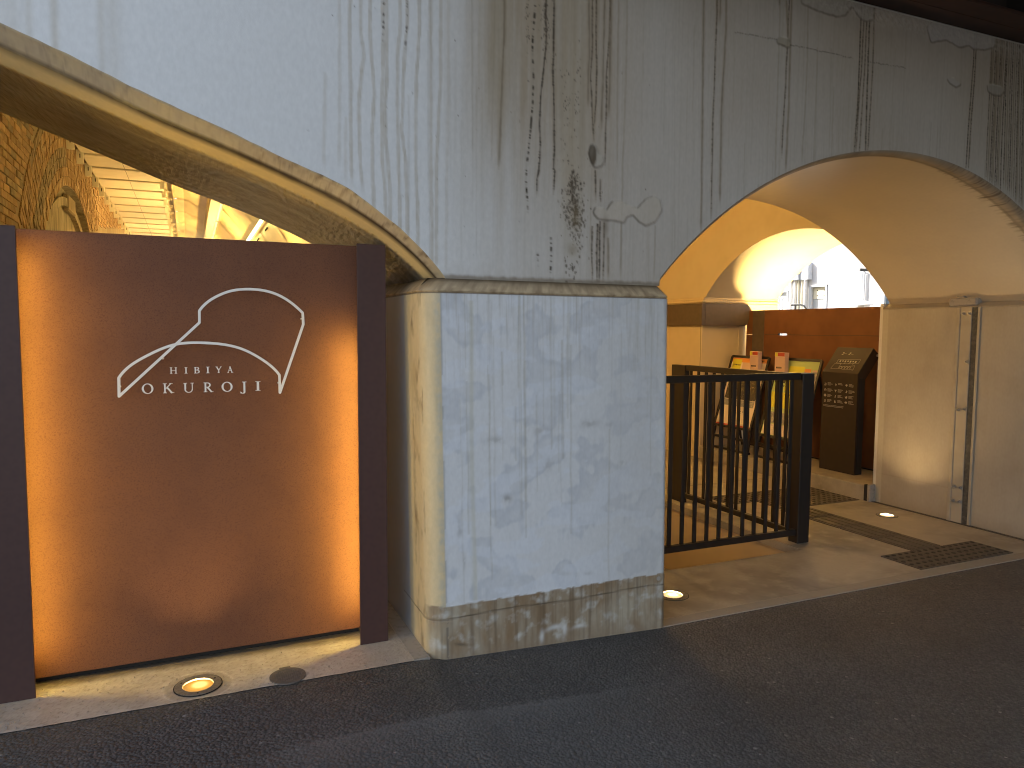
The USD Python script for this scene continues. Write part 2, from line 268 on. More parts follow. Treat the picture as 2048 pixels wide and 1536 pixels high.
DARK = [('d',[(1.43,2.96),(1.435,2.923),(1.426,2.808),(1.423,2.76),(1.43,2.608),(1.426,2.497),(1.421,2.439),(1.413,2.351),(1.406,2.278),(1.398,2.211),(1.398,2.235),(1.396,2.171),(1.402,2.102),(1.407,2.016)]),('s',[(1.49,2.961),(1.488,2.889),(1.492,2.771),(1.481,2.688),(1.474,2.614),(1.466,2.551),(1.462,2.429),(1.466,2.332),(1.461,2.217),(1.463,2.25),(1.452,2.176),(1.45,2.093)]),('s',[(1.529,2.877),(1.528,2.728),(1.525,2.675),(1.531,2.583),(1.534,2.438),(1.537,2.315),(1.54,2.224),(1.534,2.226),(1.535,2.113)]),('l',[(1.7,3.009),(1.712,2.781),(1.709,2.657),(1.708,2.508)]),('s2',[(1.72,3.012),(1.727,2.783),(1.72,2.658),(1.728,2.535),(1.736,2.436),(1.743,2.367)]),('s2',[(1.742,3.016),(1.746,2.86),(1.752,2.688),(1.749,2.538),(1.744,2.462),(1.739,2.436)]),('l',[(1.793,3.026),(1.788,2.792),(1.786,2.618),(1.78,2.416)]),('s2',[(1.82,3.03),(1.817,2.871),(1.805,2.68),(1.807,2.57),(1.804,2.419),(1.804,2.266)]),('l',[(1.829,2.998),(1.824,2.823),(1.823,2.673),(1.818,2.471)]),('f',[(1.861,3.038),(1.865,2.679),(1.871,2.257)]),('f',[(1.909,3.047),(1.911,2.685),(1.901,2.275),(1.899,1.755)]),('l',[(1.292,2.935),(1.287,2.785),(1.278,2.596),(1.264,2.199)]),('s2',[(1.752,2.246),(1.757,2.094)]),('s2',[(1.781,2.204),(1.78,2.132),(1.786,2.078)]),('s2',[(1.74,1.985),(1.739,1.885),(1.745,1.722)]),('s',[(1.769,1.996),(1.766,1.864),(1.771,1.723)]),('s',[(1.782,2.01),(1.782,1.723)]),('s2',[(1.804,2.007),(1.804,1.843),(1.803,1.724)]),('l',[(1.826,1.935),(1.833,1.724)]),('d',[(1.524,1.919),(1.527,1.83),(1.523,1.719)]),('d',[(1.458,1.849),(1.461,1.783)]),('f',[(1.898,2.013),(1.901,1.727)]),('f',[(2.093,2.011),(2.093,1.747)]),('l',[(2.345,3.13),(2.358,2.587),(2.365,2.202),(2.367,1.983)]),('s2',[(2.436,3.003),(2.428,2.826),(2.423,2.518),(2.429,2.049)]),('l',[(2.48,3.155),(2.491,3.004),(2.483,2.796),(2.475,2.601),(2.481,2.132)]),('f',[(2.832,3.203),(2.835,2.886),(2.836,2.484),(2.839,2.281)]),('s2',[(2.899,3.016),(2.888,2.773),(2.881,2.57),(2.877,2.407)]),('l',[(2.874,3.21),(2.9,2.992)]),('l',[(2.911,3.217),(2.911,2.978),(2.915,2.655),(2.908,2.328)]),('f',[(3.016,3.196),(3.032,2.98),(3.032,2.752),(3.021,2.504),(3.022,2.379)]),('s',[(3.408,3.281),(3.412,2.801),(3.4,2.471)]),('s2',[(3.432,3.286),(3.428,2.931),(3.417,2.717),(3.412,2.472)]),('s2',[(3.455,3.264),(3.452,2.935),(3.437,2.47)]),('s',[(3.474,3.293),(3.477,2.895),(3.485,2.479)]),('s2',[(3.505,3.282),(3.513,2.943),(3.506,2.642),(3.501,2.481)]),('s',[(4.343,3.292),(4.348,3.109),(4.334,2.783),(4.329,2.473)]),('s',[(4.365,3.194),(4.365,3.019),(4.355,2.785),(4.351,2.475)]),('l',[(2.427,3.145),(2.436,3.003)]),('l',[(2.451,3.149),(2.451,3.013)]),('s2',[(2.831,3.218),(2.828,3.155)]),('s2',[(4.506,2.945),(4.51,2.756),(4.514,2.567),(4.517,2.423)]),('l',[(4.524,2.947),(4.528,2.758),(4.532,2.568),(4.535,2.416)]),('s',[(4.545,2.95),(4.549,2.761),(4.553,2.57),(4.557,2.41)]),('s2',[(4.559,2.952),(4.563,2.762),(4.567,2.572),(4.573,2.402)]),('l',[(4.571,2.953),(4.575,2.764),(4.579,2.573),(4.585,2.395)]),('s',[(4.59,2.956),(4.594,2.766),(4.599,2.575),(4.606,2.388)]),('s2',[(4.607,2.958),(4.611,2.768),(4.616,2.577),(4.623,2.38)]),('l',[(4.621,2.96),(4.625,2.769),(4.629,2.578),(4.638,2.373)]),('s',[(4.642,2.962),(4.647,2.772),(4.651,2.58),(4.66,2.366)]),('s',[(4.648,3.295),(4.657,3.06),(4.675,2.679),(4.687,2.399)]),('l',[(4.669,3.296),(4.677,3.062),(4.696,2.681),(4.709,2.387)]),('s2',[(4.688,3.297),(4.697,3.065),(4.715,2.683),(4.73,2.375)]),('s',[(4.705,3.298),(4.714,3.067),(4.733,2.685),(4.749,2.363)]),('l',[(4.725,3.3),(4.734,3.07),(4.752,2.687),(4.77,2.351)]),('s2',[(4.745,3.301),(4.753,3.073),(4.772,2.689),(4.791,2.339)]),('s',[(4.765,3.302),(4.773,3.076),(4.793,2.691),(4.813,2.326)]),('l',[(4.778,3.302),(4.786,3.077),(4.805,2.693),(4.827,2.314)]),('s2',[(4.799,3.304),(4.807,3.081),(4.827,2.695),(4.85,2.302)]),('s',[(4.818,3.305),(4.826,3.083),(4.846,2.697),(4.871,2.289)]),('l',[(4.833,3.305),(4.841,3.085),(4.861,2.699),(4.887,2.276)]),('l',[(4.502,3.299),(4.526,2.947)]),('f',[(4.524,3.296),(4.548,2.95)]),('l',[(4.547,3.292),(4.57,2.953)]),('f',[(4.57,3.288),(4.592,2.956)]),('l',[(4.592,3.284),(4.615,2.959)])]
PATCH = {'patch2':[(1.742,2.048),(1.757,2.072),(1.8,2.075),(1.811,2.053),(1.847,2.105),(1.901,2.105),(1.973,2.087),(1.979,2.074),(2.039,2.134),(2.083,2.149),(2.118,2.13),(2.131,2.084),(2.092,2.025),(2.042,2.006),(2.002,2.02),(1.963,2.052),(1.924,2.038),(1.914,2.009),(1.876,2.016),(1.769,2.018)],'patch1':[(1.719,2.319),(1.727,2.351),(1.742,2.362),(1.758,2.345),(1.766,2.315),(1.79,2.31),(1.8,2.289),(1.786,2.263),(1.754,2.253),(1.733,2.276)],'patch1dark':[(1.719,2.319),(1.727,2.351),(1.742,2.362),(1.753,2.345),(1.754,2.3),(1.746,2.264),(1.73,2.28)],'patch3':[(2.977,3.213),(3.044,3.201),(3.134,3.192),(3.225,3.187),(3.294,3.207),(3.338,3.261),(3.388,3.219),(3.437,3.198),(3.503,3.214),(3.499,3.373),(2.974,3.276)],'patch4':[(3.933,3.251),(3.972,3.169),(4.105,3.204),(4.217,3.181),(4.3,3.207),(4.344,3.191),(4.444,3.202),(4.53,3.229),(4.538,3.305),(4.293,3.293),(4.015,3.318)],'patch5':[(4.121,2.985),(4.175,3.002),(4.247,2.975),(4.207,2.951),(4.15,2.962)],'patch6':[(4.483,2.998),(4.534,3.014),(4.609,3.01),(4.648,2.987),(4.614,2.954),(4.539,2.949),(4.494,2.962)],'patch7':[(2.819,3.003),(2.845,3.019),(2.899,3.02),(2.916,2.986),(2.895,2.975),(2.857,2.981),(2.825,2.984)]}
CRACK = [[(2.546,2.994),(2.73,3.0),(2.824,3.0)],[(2.911,2.99),(3.054,2.992),(3.201,2.99),(3.365,2.989)],[(3.474,2.989),(3.621,2.993),(3.774,2.998)]]
from scipy.interpolate import PchipInterpolator
rng = np.random.default_rng(11)
RX0, RX1, RZ0, RZ1, RES = -1.5, 5.7, 1.66, 3.36, 0.0035
nx, nz = int((RX1 - RX0) / RES), int((RZ1 - RZ0) / RES)
XX, ZZ = np.meshgrid(RX0 + (np.arange(nx) + 0.5) * RES, RZ0 + (np.arange(nz) + 0.5) * RES, indexing='xy')
def nz2(x, z, sx, sz, seed, octv=4): return fbm(np.stack([x * sx, z * sz, np.full_like(x, 3.7)], -1), octv, seed)
base = np.array([0.62, 0.615, 0.60])
tint = np.ones((nz, nx, 3)) * base
relief = np.zeros((nz, nx))
def over(mask, col, amount=1.0):
    m = np.clip(mask * amount, 0, 1)[..., None]; tint[:] = tint * (1 - m) + np.array(col) * m
big = nz2(XX, ZZ, 1.3, 0.8, 1); fine = nz2(XX, ZZ, 14, 1.0, 2, 4); streak = nz2(XX, ZZ, 45, 1.2, 3, 4)
# general greying: dirt, and the deck shade to the right put into the colour
right = sstep((XX - 0.9) / 1.4)
over(right * (0.85 + 0.5 * (big - 0.5)), (0.415, 0.36, 0.30))
# broad brown wash below the leaking girder seat, fraying downwards
wash = np.exp(-((XX - 1.52) / 0.46) ** 4) * (0.35 + 0.65 * sstep((ZZ - 1.70) / 0.9)) * (0.78 + 0.9 * (fine - 0.5))
over(wash, (0.34, 0.265, 0.18), 0.85)
over(np.exp(-((XX - 1.42) / 0.30) ** 4) * sstep((ZZ - 1.9) / 0.9) * (0.3 + 1.2 * (streak - 0.4)), (0.25, 0.185, 0.10), 0.6)
over(np.exp(-((XX - 1.63) / 0.075) ** 2) * sstep((ZZ - 1.75) / 0.5) * (0.4 + fine), (0.36, 0.29, 0.19), 0.5)
over(np.exp(-((XX - 1.26) / 0.05) ** 2) * sstep((ZZ - 2.2) / 0.5) * (0.3 + fine), (0.27, 0.21, 0.12), 0.6)
over(np.clip(streak - 0.55, 0, 1) * 2.2 * sstep((XX - 0.6) / 0.5), (0.34, 0.30, 0.23), 0.35)
over(np.clip(nz2(XX, ZZ, 90, 1.5, 7) - 0.52, 0, 1) * 3 * sstep((XX - 0.9) / 0.6), (0.27, 0.23, 0.17), 0.22)
over(np.clip(0.55 - nz2(XX, ZZ, 70, 2, 8), 0, 1) * sstep((XX - 0.6) / 0.5), (0.68, 0.66, 0.62), 0.12)
# left corner of the frame: faint brown veils
for cx, w, a in ((-0.53, 0.035, 0.35), (-0.40, 0.012, 0.5), (-0.475, 0.012, 0.35), (-0.22, 0.03, 0.25), (-0.26, 0.012, 0.4)):
    over(np.exp(-((XX - cx) / w) ** 2) * (0.5 + fine), (0.42, 0.37, 0.29), a)
# mottled darker tone under the deck edge, dirt above the ledge
over(sstep((ZZ - 3.05) / 0.2) * sstep((XX - 2.2) / 0.8) * np.clip(nz2(XX, ZZ, 9, 9, 12) * 1.5 - 0.2, 0, 1), (0.30, 0.27, 0.24), 0.5)
edge = np.clip((1.738 + 0.012 * (nz2(XX, ZZ, 30, 1, 13) - 0.4) - ZZ) / 0.012, 0, 1) * (XX > 0.95) * (XX < 2.2)
over(edge, (0.17, 0.13, 0.085), 0.8); relief -= edge * 0.4
over(np.clip((1.80 - ZZ) / 0.1, 0, 1) * (XX > 0.95) * (XX < 2.2) * np.clip(nz2(XX, ZZ, 18, 10, 14) * 2 - 0.75, 0, 1), (0.36, 0.32, 0.25), 0.55)

def drip(poly, w, col, a, dotted=0.0, jit=0.003, core=None):
    poly = sorted(poly, key=lambda p: -p[1])
    zs = np.array([p[1] for p in poly]); xs = np.array([p[0] for p in poly])
    if zs[0] > 2.80 and len(zs) > 2: zs[0] = 3.4
    js = np.where((ZZ[:, 0] <= zs[0]) & (ZZ[:, 0] >= zs[-1]))[0]
    if not len(js): return
    zz = ZZ[js, 0]; xc = np.interp(-zz, -zs, xs)
    k = rng.integers(1e6)
    xc = xc + jit * 2 * (fbm(np.stack([zz * 9, zz * 0 + 0.5, zz * 0 + k % 977], -1), 4, int(k % 99)) - 0.5)
    amp = 0.55 + 0.9 * fbm(np.stack([zz * 22, zz * 0, zz * 0 + k % 613], -1), 4, 5)
    if dotted: amp = amp * np.where(meshkit.noise(np.stack([zz * 190, zz * 0, zz * 0 + k % 331], -1), 9) > dotted, 1.5, 0.12)
    amp = amp * np.clip((zz - zs[-1]) / 0.06, 0.15, 1)
    ww = w * (0.65 + 0.7 * fbm(np.stack([zz * 14, zz * 0 + 9, zz * 0 + k % 401], -1), 3, 6))
    i0 = ((xc - RX0) / RES).astype(int); half = int(4 * w / RES) + 3
    for o in range(-half, half + 1):
        ii = np.clip(i0 + o, 0, nx - 1); d = (XX[0, ii] - xc) / ww
        m = np.clip(np.exp(-d ** 4) * a * amp, 0, 1)
        if core: m = np.clip(m + np.exp(-((np.abs(d) - 0.9) / 0.35) ** 2) * core * amp, 0, 1)
        tint[js, ii] = tint[js, ii] * (1 - m[:, None]) + np.array(col) * m[:, None]
        relief[js, ii] += 0.25 * m
for i, t in enumerate(TAN):
    faint = i >= 10
    drip(t, 0.0062 if not faint else 0.006, (0.40, 0.345, 0.265), 0.5 if not faint else 0.3, core=0.28 if not faint else 0.1)
    if i in (3, 6): drip([p for p in t if p[1] > 2.55], 0.004, (0.05, 0.035, 0.03), 0.9, dotted=0.62)
for kind, t in DARK:
    if kind == 's':
        drip(t, 0.011, (0.27, 0.20, 0.125), 0.25); drip(t, 0.0036, (0.075, 0.052, 0.035), 0.85); drip(t, 0.005, (0.06, 0.045, 0.03), 0.7, dotted=0.6)
    elif kind == 's2':
        drip(t, 0.010, (0.28, 0.21, 0.13), 0.22); drip(t, 0.0034, (0.11, 0.078, 0.05), 0.7); drip(t, 0.0045, (0.08, 0.06, 0.04), 0.5, dotted=0.62)
    elif kind == 'd': drip(t, 0.005, (0.06, 0.045, 0.03), 0.85, dotted=0.62)
    elif kind == 'l': drip(t, 0.011, (0.27, 0.21, 0.13), 0.28); drip(t, 0.005, (0.17, 0.125, 0.08), 0.6)
    else: drip(t, 0.005, (0.24, 0.20, 0.14), 0.4)
for k in range(60):                                        # many faint hairline runs
    x = rng.uniform(0.75, 5.0); z1 = rng.uniform(2.2, 3.4); L = rng.uniform(0.3, 1.2)
    drip([(x, z1), (x + rng.normal(0, 0.01), z1 - L)], 0.0035, (0.27, 0.23, 0.17), rng.uniform(0.15, 0.4))
def dots(cx, cz, sx, sz, n, r0, r1, col=(0.07, 0.05, 0.033)):
    for _ in range(n):
        x, z, r = rng.normal(cx, sx), rng.normal(cz, sz), rng.uniform(r0, r1) * rng.uniform(0.6, 1)
        i, j, h = int((x - RX0) / RES), int((z - RZ0) / RES), int(r * 2.2 / RES) + 2
        if not (h < i < nx - h and h < j < nz - h): continue
        s = np.s_[j - h:j + h + 1, i - h:i + h + 1]
        m = (np.exp(-(((XX[s] - x) / r) ** 2 + ((ZZ[s] - z) / (r * rng.uniform(0.9, 1.8))) ** 2) ** 2) * 0.9)[..., None]
        tint[s] = tint[s] * (1 - m) + np.array(col) * m
for a in ((1.640, 2.160, 0.022, 0.045, 120, 0.002, 0.006), (1.632, 2.15, 0.008, 0.03, 30, 0.004, 0.008), (1.652, 2.03, 0.03, 0.04, 130, 0.002, 0.006), (1.65, 2.035, 0.008, 0.03, 26, 0.004, 0.009), (1.655, 1.99, 0.014, 0.006, 25, 0.003, 0.006),
          (1.60, 2.05, 0.012, 0.03, 26, 0.002, 0.005), (1.66, 1.92, 0.02, 0.05, 40, 0.002, 0.005), (1.64, 1.77, 0.012, 0.03, 22, 0.003, 0.006), (1.60, 1.78, 0.008, 0.04, 10, 0.003, 0.006),
          (1.49, 2.87, 0.012, 0.07, 110, 0.0015, 0.0042), (1.40, 2.88, 0.008, 0.1, 60, 0.0015, 0.004), (1.60, 2.5, 0.015, 0.12, 40, 0.002, 0.004), (1.65, 2.55, 0.01, 0.16, 36, 0.002, 0.004), (1.60, 2.4, 0.3, 0.4, 60, 0.001, 0.0028), (0.9, 2.4, 0.3, 0.4, 26, 0.001, 0.0026)): dots(*a)
over(np.exp(-((XX - 1.652) / 0.03) ** 2 - ((ZZ - 2.02) / 0.06) ** 2) * (0.4 + fine), (0.2, 0.15, 0.08), 0.5)
over(np.exp(-((XX - 1.636) / 0.03) ** 2 - ((ZZ - 1.87) / 0.03) ** 2), (0.22, 0.17, 0.09), 0.5)
# peeled skins of paint: recessed, with a stained lower edge and a bright torn upper edge
from PIL import Image, ImageDraw
def patch(name, col, a, depth=1.0, rim=(0.13, 0.10, 0.07), rima=0.6):
    im = Image.new('L', (nx, nz)); ImageDraw.Draw(im).polygon([((x - RX0) / RES, (z - RZ0) / RES) for x, z in PATCH[name]], fill=255)
    wob = nz2(XX, ZZ, 25, 25, 31) - 0.5
    m = gaussian_filter(np.asarray(im, float) / 255, 1.6) + wob * 0.45
    ins = np.clip((m - 0.4) * 6, 0, 1) * (gaussian_filter(np.asarray(im, float) / 255, 6) > 0.02)
    over(ins * (0.6 + 0.7 * nz2(XX, ZZ, 30, 8, 33)), col, a)
    soft = gaussian_filter(ins, 0.8); gz = np.gradient(soft, axis=0)
    rimm = np.clip(np.abs(np.gradient(soft, axis=1)) * 0.8 + np.clip(gz, 0, 1), 0, 1)
    over(np.clip(rimm * 4.5, 0, 1) * (0.45 + 0.9 * nz2(XX, ZZ, 18, 18, 34)), rim, rima)
    over(np.clip(np.clip(-gz, 0, 1) * 2, 0, 1), (0.66, 0.62, 0.54), 0.35)
    relief[:] = relief - soft * depth
patch('patch2', (0.47, 0.41, 0.335), 0.75, 1.4)
patch('patch1', (0.40, 0.36, 0.30), 0.8, 1.2); patch('patch1dark', (0.10, 0.075, 0.05), 0.95, 1.0)
over(np.exp(-((XX - 1.81) / 0.018) ** 2 - ((ZZ - 1.985) / 0.05) ** 2), (0.15, 0.11, 0.065), 0.55)
patch('patch3', (0.37, 0.34, 0.30), 0.8, 0.9); patch('patch4', (0.40, 0.38, 0.37), 0.8, 0.9)
patch('patch5', (0.44, 0.42, 0.40), 0.7, 0.7); patch('patch6', (0.36, 0.33, 0.29), 0.8, 1.0); patch('patch7', (0.34, 0.30, 0.23), 0.8, 1.0)
for c in CRACK:
    c = sorted(c); xs, zs = [p[0] for p in c], [p[1] for p in c]
    for i in np.where((XX[0] >= xs[0]) & (XX[0] <= xs[-1]))[0]:
        z = np.interp(XX[0, i], xs, zs) + 0.005 * (meshkit.noise(np.array([XX[0, i] * 40, 0, 7.0])) - 0.5); j = int((z - RZ0) / RES)
        if rng.random() > 0.25: tint[j:j + 2, i] *= 0.62; relief[j:j + 2, i] -= 0.6
# rough, crumbled paint along the top at the girder
crumb = sstep((ZZ - 3.17) / 0.08) * (XX > 3.0) * np.clip(nz2(XX, ZZ, 40, 40, 41) * 2 - 0.6, 0, 1)
over(crumb, (0.5, 0.47, 0.42), 0.6); relief += crumb * 1.5
def sample(x, z):
    i = np.clip((np.asarray(x) - RX0) / RES - 0.5, 0, nx - 1.001); j = np.clip((np.asarray(z) - RZ0) / RES - 0.5, 0, nz - 1.001)
    i0, j0 = i.astype(int), j.astype(int); fi, fj = i - i0, j - j0
    def g(A):
        e = (lambda f: f[..., None]) if A.ndim == 3 else (lambda f: f)
        return A[j0, i0] * e((1 - fi) * (1 - fj)) + A[j0, i0 + 1] * e(fi * (1 - fj)) + A[j0 + 1, i0] * e((1 - fi) * fj) + A[j0 + 1, i0 + 1] * e(fi * fj)
    return g(tint), g(relief)

# ------------------------------------------------------------------ the concrete abutment of the viaduct, with its two arches
A_K = [(-1.4, 2.86), (-0.558, 2.52), (-0.357, 2.444), (-0.126, 2.345), (0.115, 2.258), (0.291, 2.187), (0.444, 2.129), (0.611, 2.063), (0.67, 2.024), (0.829, 1.91), (0.991, 1.752), (1.018, 1.717)]
S_K = [(-1.4, 2.74), (-0.789, 2.508), (-0.515, 2.405), (-0.286, 2.318), (-0.047, 2.228), (0.266, 2.122), (0.644, 1.963), (0.82, 1.86), (0.988, 1.717)]
fA = PchipInterpolator(*zip(*A_K)); fS = PchipInterpolator(*zip(*S_K))
CXR, CZR, RR = 3.845, 0.25, 2.26
XL, XR = 1.018, 2.128
def zlow(x):
    zr = CZR + np.sqrt(np.maximum((RR + 0.025) ** 2 - (x - CXR) ** 2, 0))
    return np.where(x <= XL, fA(np.clip(x, -1.4, XL)) + 0.004 * (meshkit.noise(np.stack([x * 22, x * 0, x * 0], -1), 3) - 0.5), np.where(x < XR, 1.717, np.maximum(zr, 1.70)))
via = thing('concrete_viaduct', 'white painted concrete railway viaduct abutment with two arches and rust streaked plaster', 'viaduct')
xs = np.unique(np.r_[np.linspace(-1.4, XL, 470), np.linspace(XL, XR, 235), np.linspace(XR, 5.05, 560), np.linspace(5.05, 5.567, 40)])
t = np.linspace(0, 1, 250)
zl = zlow(xs)
Zg = zl[:, None] + (3.285 - zl[:, None]) * t[None, :]
Xg = np.repeat(xs[:, None], len(t), 1)
tc, rl = sample(Xg, Zg)
und = Xg * 0.0
wall_g = grid(np.stack([Xg, 3.03 + und * sstep(t * 12)[None, :], Zg], -1), flip=True)
if wall_g.face_normals[:, 1].mean() > 0: wall_g.invert()
obj('front_wall', wall_g, 'wall_paint', via, smooth=True, prim={'tint': tc.reshape(-1, 3), 'relief': rl.ravel()}, label='streaked white front wall over the arches')
obj('upper_wall', cat(bx(-9, 6.6, 3.034, 4.6, 3.286, 4.5), bx(-9, -1.401, 3.03, 4.22, 0.0, 3.285), bx(5.568, 9.0, 3.03, 4.53, 0.0, 3.285)), 'plain_paint', via)
# left arch: bevelled edge in two facets, then the barrel
tt = np.linspace(0, 1, 420)
xa = -1.4 + (XL + 1.4) * tt; xsf = -1.4 + (0.988 + 1.4) * tt
prof = [(3.03, 1.0), (3.0315, 0.95), (3.036, 0.91), (3.055, 0.78), (3.08, 0.52), (3.094, 0.41), (3.1, 0.355), (3.106, 0.33), (3.14, 0.20), (3.17, 0.09), (3.19, 0.03), (3.20, 0.0)] + [(3.20 + 0.015 * k, 0.0) for k in range(1, 5)] + [(3.26 + 0.96 * k / 40, 0.0) for k in range(1, 41)]
P = np.array([[(xsf[i] + w * (xa[i] - xsf[i]), y, fS(xsf[i]) + w * ((zlow(xa[i:i + 1])[0] if w > 0.99 else fA(xa[i])) - fS(xsf[i]))) for y, w in prof] for i in range(len(tt))])
w = np.array([p[1] for p in prof])[None, :]; yv = P[..., 1]; sx = P[..., 0]
tS = np.ones(P.shape) * np.array([0.66, 0.51, 0.26])  # warm lamp glow on the bevel is put into this yellow
n1 = fbm(np.stack([sx * 9, yv * 9, sx * 0], -1), 4, 51); n2 = fbm(np.stack([sx * 55 + yv * 30, yv * 14, sx * 0], -1), 3, 52)
def ov(T, m, c, a=1.0):
    m = np.clip(m * a, 0, 1)[..., None]; T[:] = T * (1 - m) + np.array(c) * m
ov(tS, (w > 0.36) * (0.55 + 0.6 * n1), (0.40, 0.33, 0.24), 0.85)
ov(tS, (w > 0.36) * np.clip(n2 - 0.5, 0, 1) * 4 * sstep((sx + 0.1) / 0.6), (0.16, 0.11, 0.07), 0.7)
ov(tS, (w > 0.36) * (sx < 0.05) * np.clip(n2 - 0.52, 0, 1) * 3, (0.25, 0.2, 0.15), 0.6)
ov(tS, np.exp(-((w - 0.375) / 0.075) ** 2) * (0.8 + 0.8 * n1) * (0.6 + 0.4 * sstep((sx + 0.5) / 0.5)), (0.05, 0.032, 0.02), 1.0)
ov(tS, (w < 0.02) * sstep((yv - 3.20) / 0.05), (0.15, 0.115, 0.08), 0.93)  # flat soffit darkened: the sign shadow is put into the tint
ov(tS, (w < 0.02) * np.clip(fbm(np.stack([sx * 3, yv * 12, sx * 0], -1), 4, 53) - 0.45, 0, 1) * 2.5, (0.42, 0.37, 0.28), 0.6)
rS = (fbm(np.stack([sx * 40, yv * 14, sx * 0], -1), 3, 54) - 0.5) * 2.5 * (w < 0.02)
kD, kS = 7, 11                                            # profile rows where one facet ends and the next begins
parts = [(0, kD), (kD - 1, kS + 1), (kS, len(prof))]
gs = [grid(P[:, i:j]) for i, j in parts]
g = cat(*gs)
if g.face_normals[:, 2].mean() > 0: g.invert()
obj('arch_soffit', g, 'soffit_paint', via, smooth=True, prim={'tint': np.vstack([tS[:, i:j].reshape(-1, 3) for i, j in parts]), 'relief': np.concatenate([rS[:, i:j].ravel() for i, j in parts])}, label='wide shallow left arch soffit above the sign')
# right arch barrel
a0, a1 = math.atan2(1.717 - CZR, XR - CXR), math.atan2(1.717 - CZR, 5.562 - CXR)
aa = np.linspace(a0, a1, 360)
prof = [(3.03, 0.025), (3.033, 0.019), (3.04, 0.013), (3.055, 0.006), (3.065, 0.003), (3.075, 0.001), (3.083, 0.0), (3.09, 0.0)] + [(3.10, 0.0), (3.11, 0.0), (3.12, 0.0), (3.13, 0.0), (3.145, 0.0)] + [(3.145 + 1.355 * k / 36, 0.0) for k in range(1, 37)]
yy = np.array([p[0] for p in prof]); rr = RR + np.array([p[1] for p in prof])
P = np.stack([CXR + rr[None, :] * np.cos(aa)[:, None], np.repeat(yy[None, :], len(aa), 0), CZR + rr[None, :] * np.sin(aa)[:, None]], -1)
tS = np.ones(P.shape) * np.array([0.53, 0.455, 0.34]); sx = P[..., 0]; yv = P[..., 1]
n1 = fbm(np.stack([sx * 5, yv * 5, P[..., 2] * 5], -1), 4, 61); n3 = fbm(np.stack([sx * 60, yv * 2, sx * 0], -1), 3, 62)
lipw = 0.035 + 0.05 * sstep((sx - 3.4) / 1.2)
ov(tS, sstep((3.03 + lipw - yv) / 0.008) * (0.7 + 0.6 * n1), (0.25, 0.205, 0.155), 1.0)
ov(tS, sstep((3.03 + lipw * 1.5 - yv) / 0.02) * np.clip(n3 - 0.48, 0, 1) * 4 * sstep((sx - 4.0) / 0.4), (0.12, 0.085, 0.055), 0.85)
ov(tS, np.exp(-((yv - 3.03 - lipw) / 0.009) ** 2) * (0.5 + n1), (0.09, 0.06, 0.038), 0.9)
ov(tS, np.exp(-((sx - 3.42) / 0.05) ** 2) * sstep((3.09 - yv) / 0.02), (0.16, 0.12, 0.085), 0.6)
ov(tS, np.clip(n1 - 0.5, 0, 1) * 2, (0.49, 0.42, 0.32), 0.6)
ov(tS, sstep((sx - 4.6) / 0.4) * sstep((3.35 - yv) / 0.3) * np.clip(n1 * 2 - 0.7, 0, 1), (0.36, 0.3, 0.22), 0.6)
rS = (fbm(np.stack([sx * 40, yv * 40, P[..., 2] * 40], -1), 3, 63) - 0.5) * 1.0
g = grid(P)
if g.face_normals[:, 2].mean() > 0: g.invert()
obj('arch_soffit', g, 'barrel_paint', via, smooth=True, prim={'tint': tS.reshape(-1, 3), 'relief': rS.ravel()}, label='tan barrel soffit of the right arch')
# rear faces so that the abutment is closed
xr = np.linspace(-1.4, 0.988, 80); zb = fS(xr)
v = np.stack([np.stack([xr, xr * 0 + 4.22, zb], -1), np.stack([xr, xr * 0 + 4.22, xr * 0 + 3.3], -1)], 1)
xr2 = CXR + RR * np.cos(np.linspace(a0, a1, 80)); zb2 = CZR + RR * np.sin(np.linspace(a0, a1, 80))
v2 = np.stack([np.stack([xr2, xr2 * 0 + 4.5, zb2], -1), np.stack([xr2, xr2 * 0 + 4.5, xr2 * 0 + 4.2], -1)], 1)
obj('rear_wall', cat(grid(v), grid(v2), bx(0.99, 2.127, 4.2, 4.499, 1.72, 4.2)), 'plain_paint', via)

# the pier between the arches: body, ledge, brown plinth
zr = np.r_[np.linspace(-0.03, 1.648, 290), 1.651, 1.654, 1.657, 1.661, 1.664, 1.668, 1.68, 1.70, 1.715, 1.719, 1.7195]
inset = np.r_[np.zeros(290), 0.0, 0.004, 0.004, -0.001, 0.0, 0.003, 0.014, 0.034, 0.048, 0.052, 0.12]
def ring(z, ins):
    xs_ = 0.93 - 0.03 * np.clip((z - 0.05) / 1.6, 0, 1.1) + ins; xr_ = 2.167 - 0.02 * z / 1.66 - ins * 0.55; yf = 2.98 + ins
    pts = [(xs_ + 0.01, 4.22)] + [(xs_, y) for y in np.linspace(3.9, 3.07, 60)]
    pts += [(xs_ + 0.085 - 0.085 * math.cos(a), yf + 0.085 - 0.085 * math.sin(a)) for a in np.linspace(0, math.pi / 2, 26)][1:]
    pts += [(x, yf) for x in np.linspace(xs_ + 0.085, xr_ - 0.022, 235)][1:]
    pts += [(xr_ - 0.022 + 0.022 * math.sin(a), yf + 0.022 - 0.022 * math.cos(a)) for a in np.linspace(0, math.pi / 2, 10)][1:]
    pts += [(xr_, y) for y in np.linspace(yf + 0.03, 4.5, 12)]
    return np.array(pts)
rings = np.stack([np.c_[ring(z, i), np.full(len(ring(z, i)), z)] for z, i in zip(zr, inset)], 1)
px_, py_, pz_ = rings[..., 0], rings[..., 1], rings[..., 2]
sarc = np.r_[0, np.cumsum(np.linalg.norm(np.diff(rings[:, 100, :2], axis=0), axis=1))]; S2 = np.repeat(sarc[:, None], len(zr), 1)
s0 = sarc[1 + 60 + 24]                                    # where the flat front begins
front = sstep((S2 - s0 + 0.012) / 0.006); u = S2 - s0
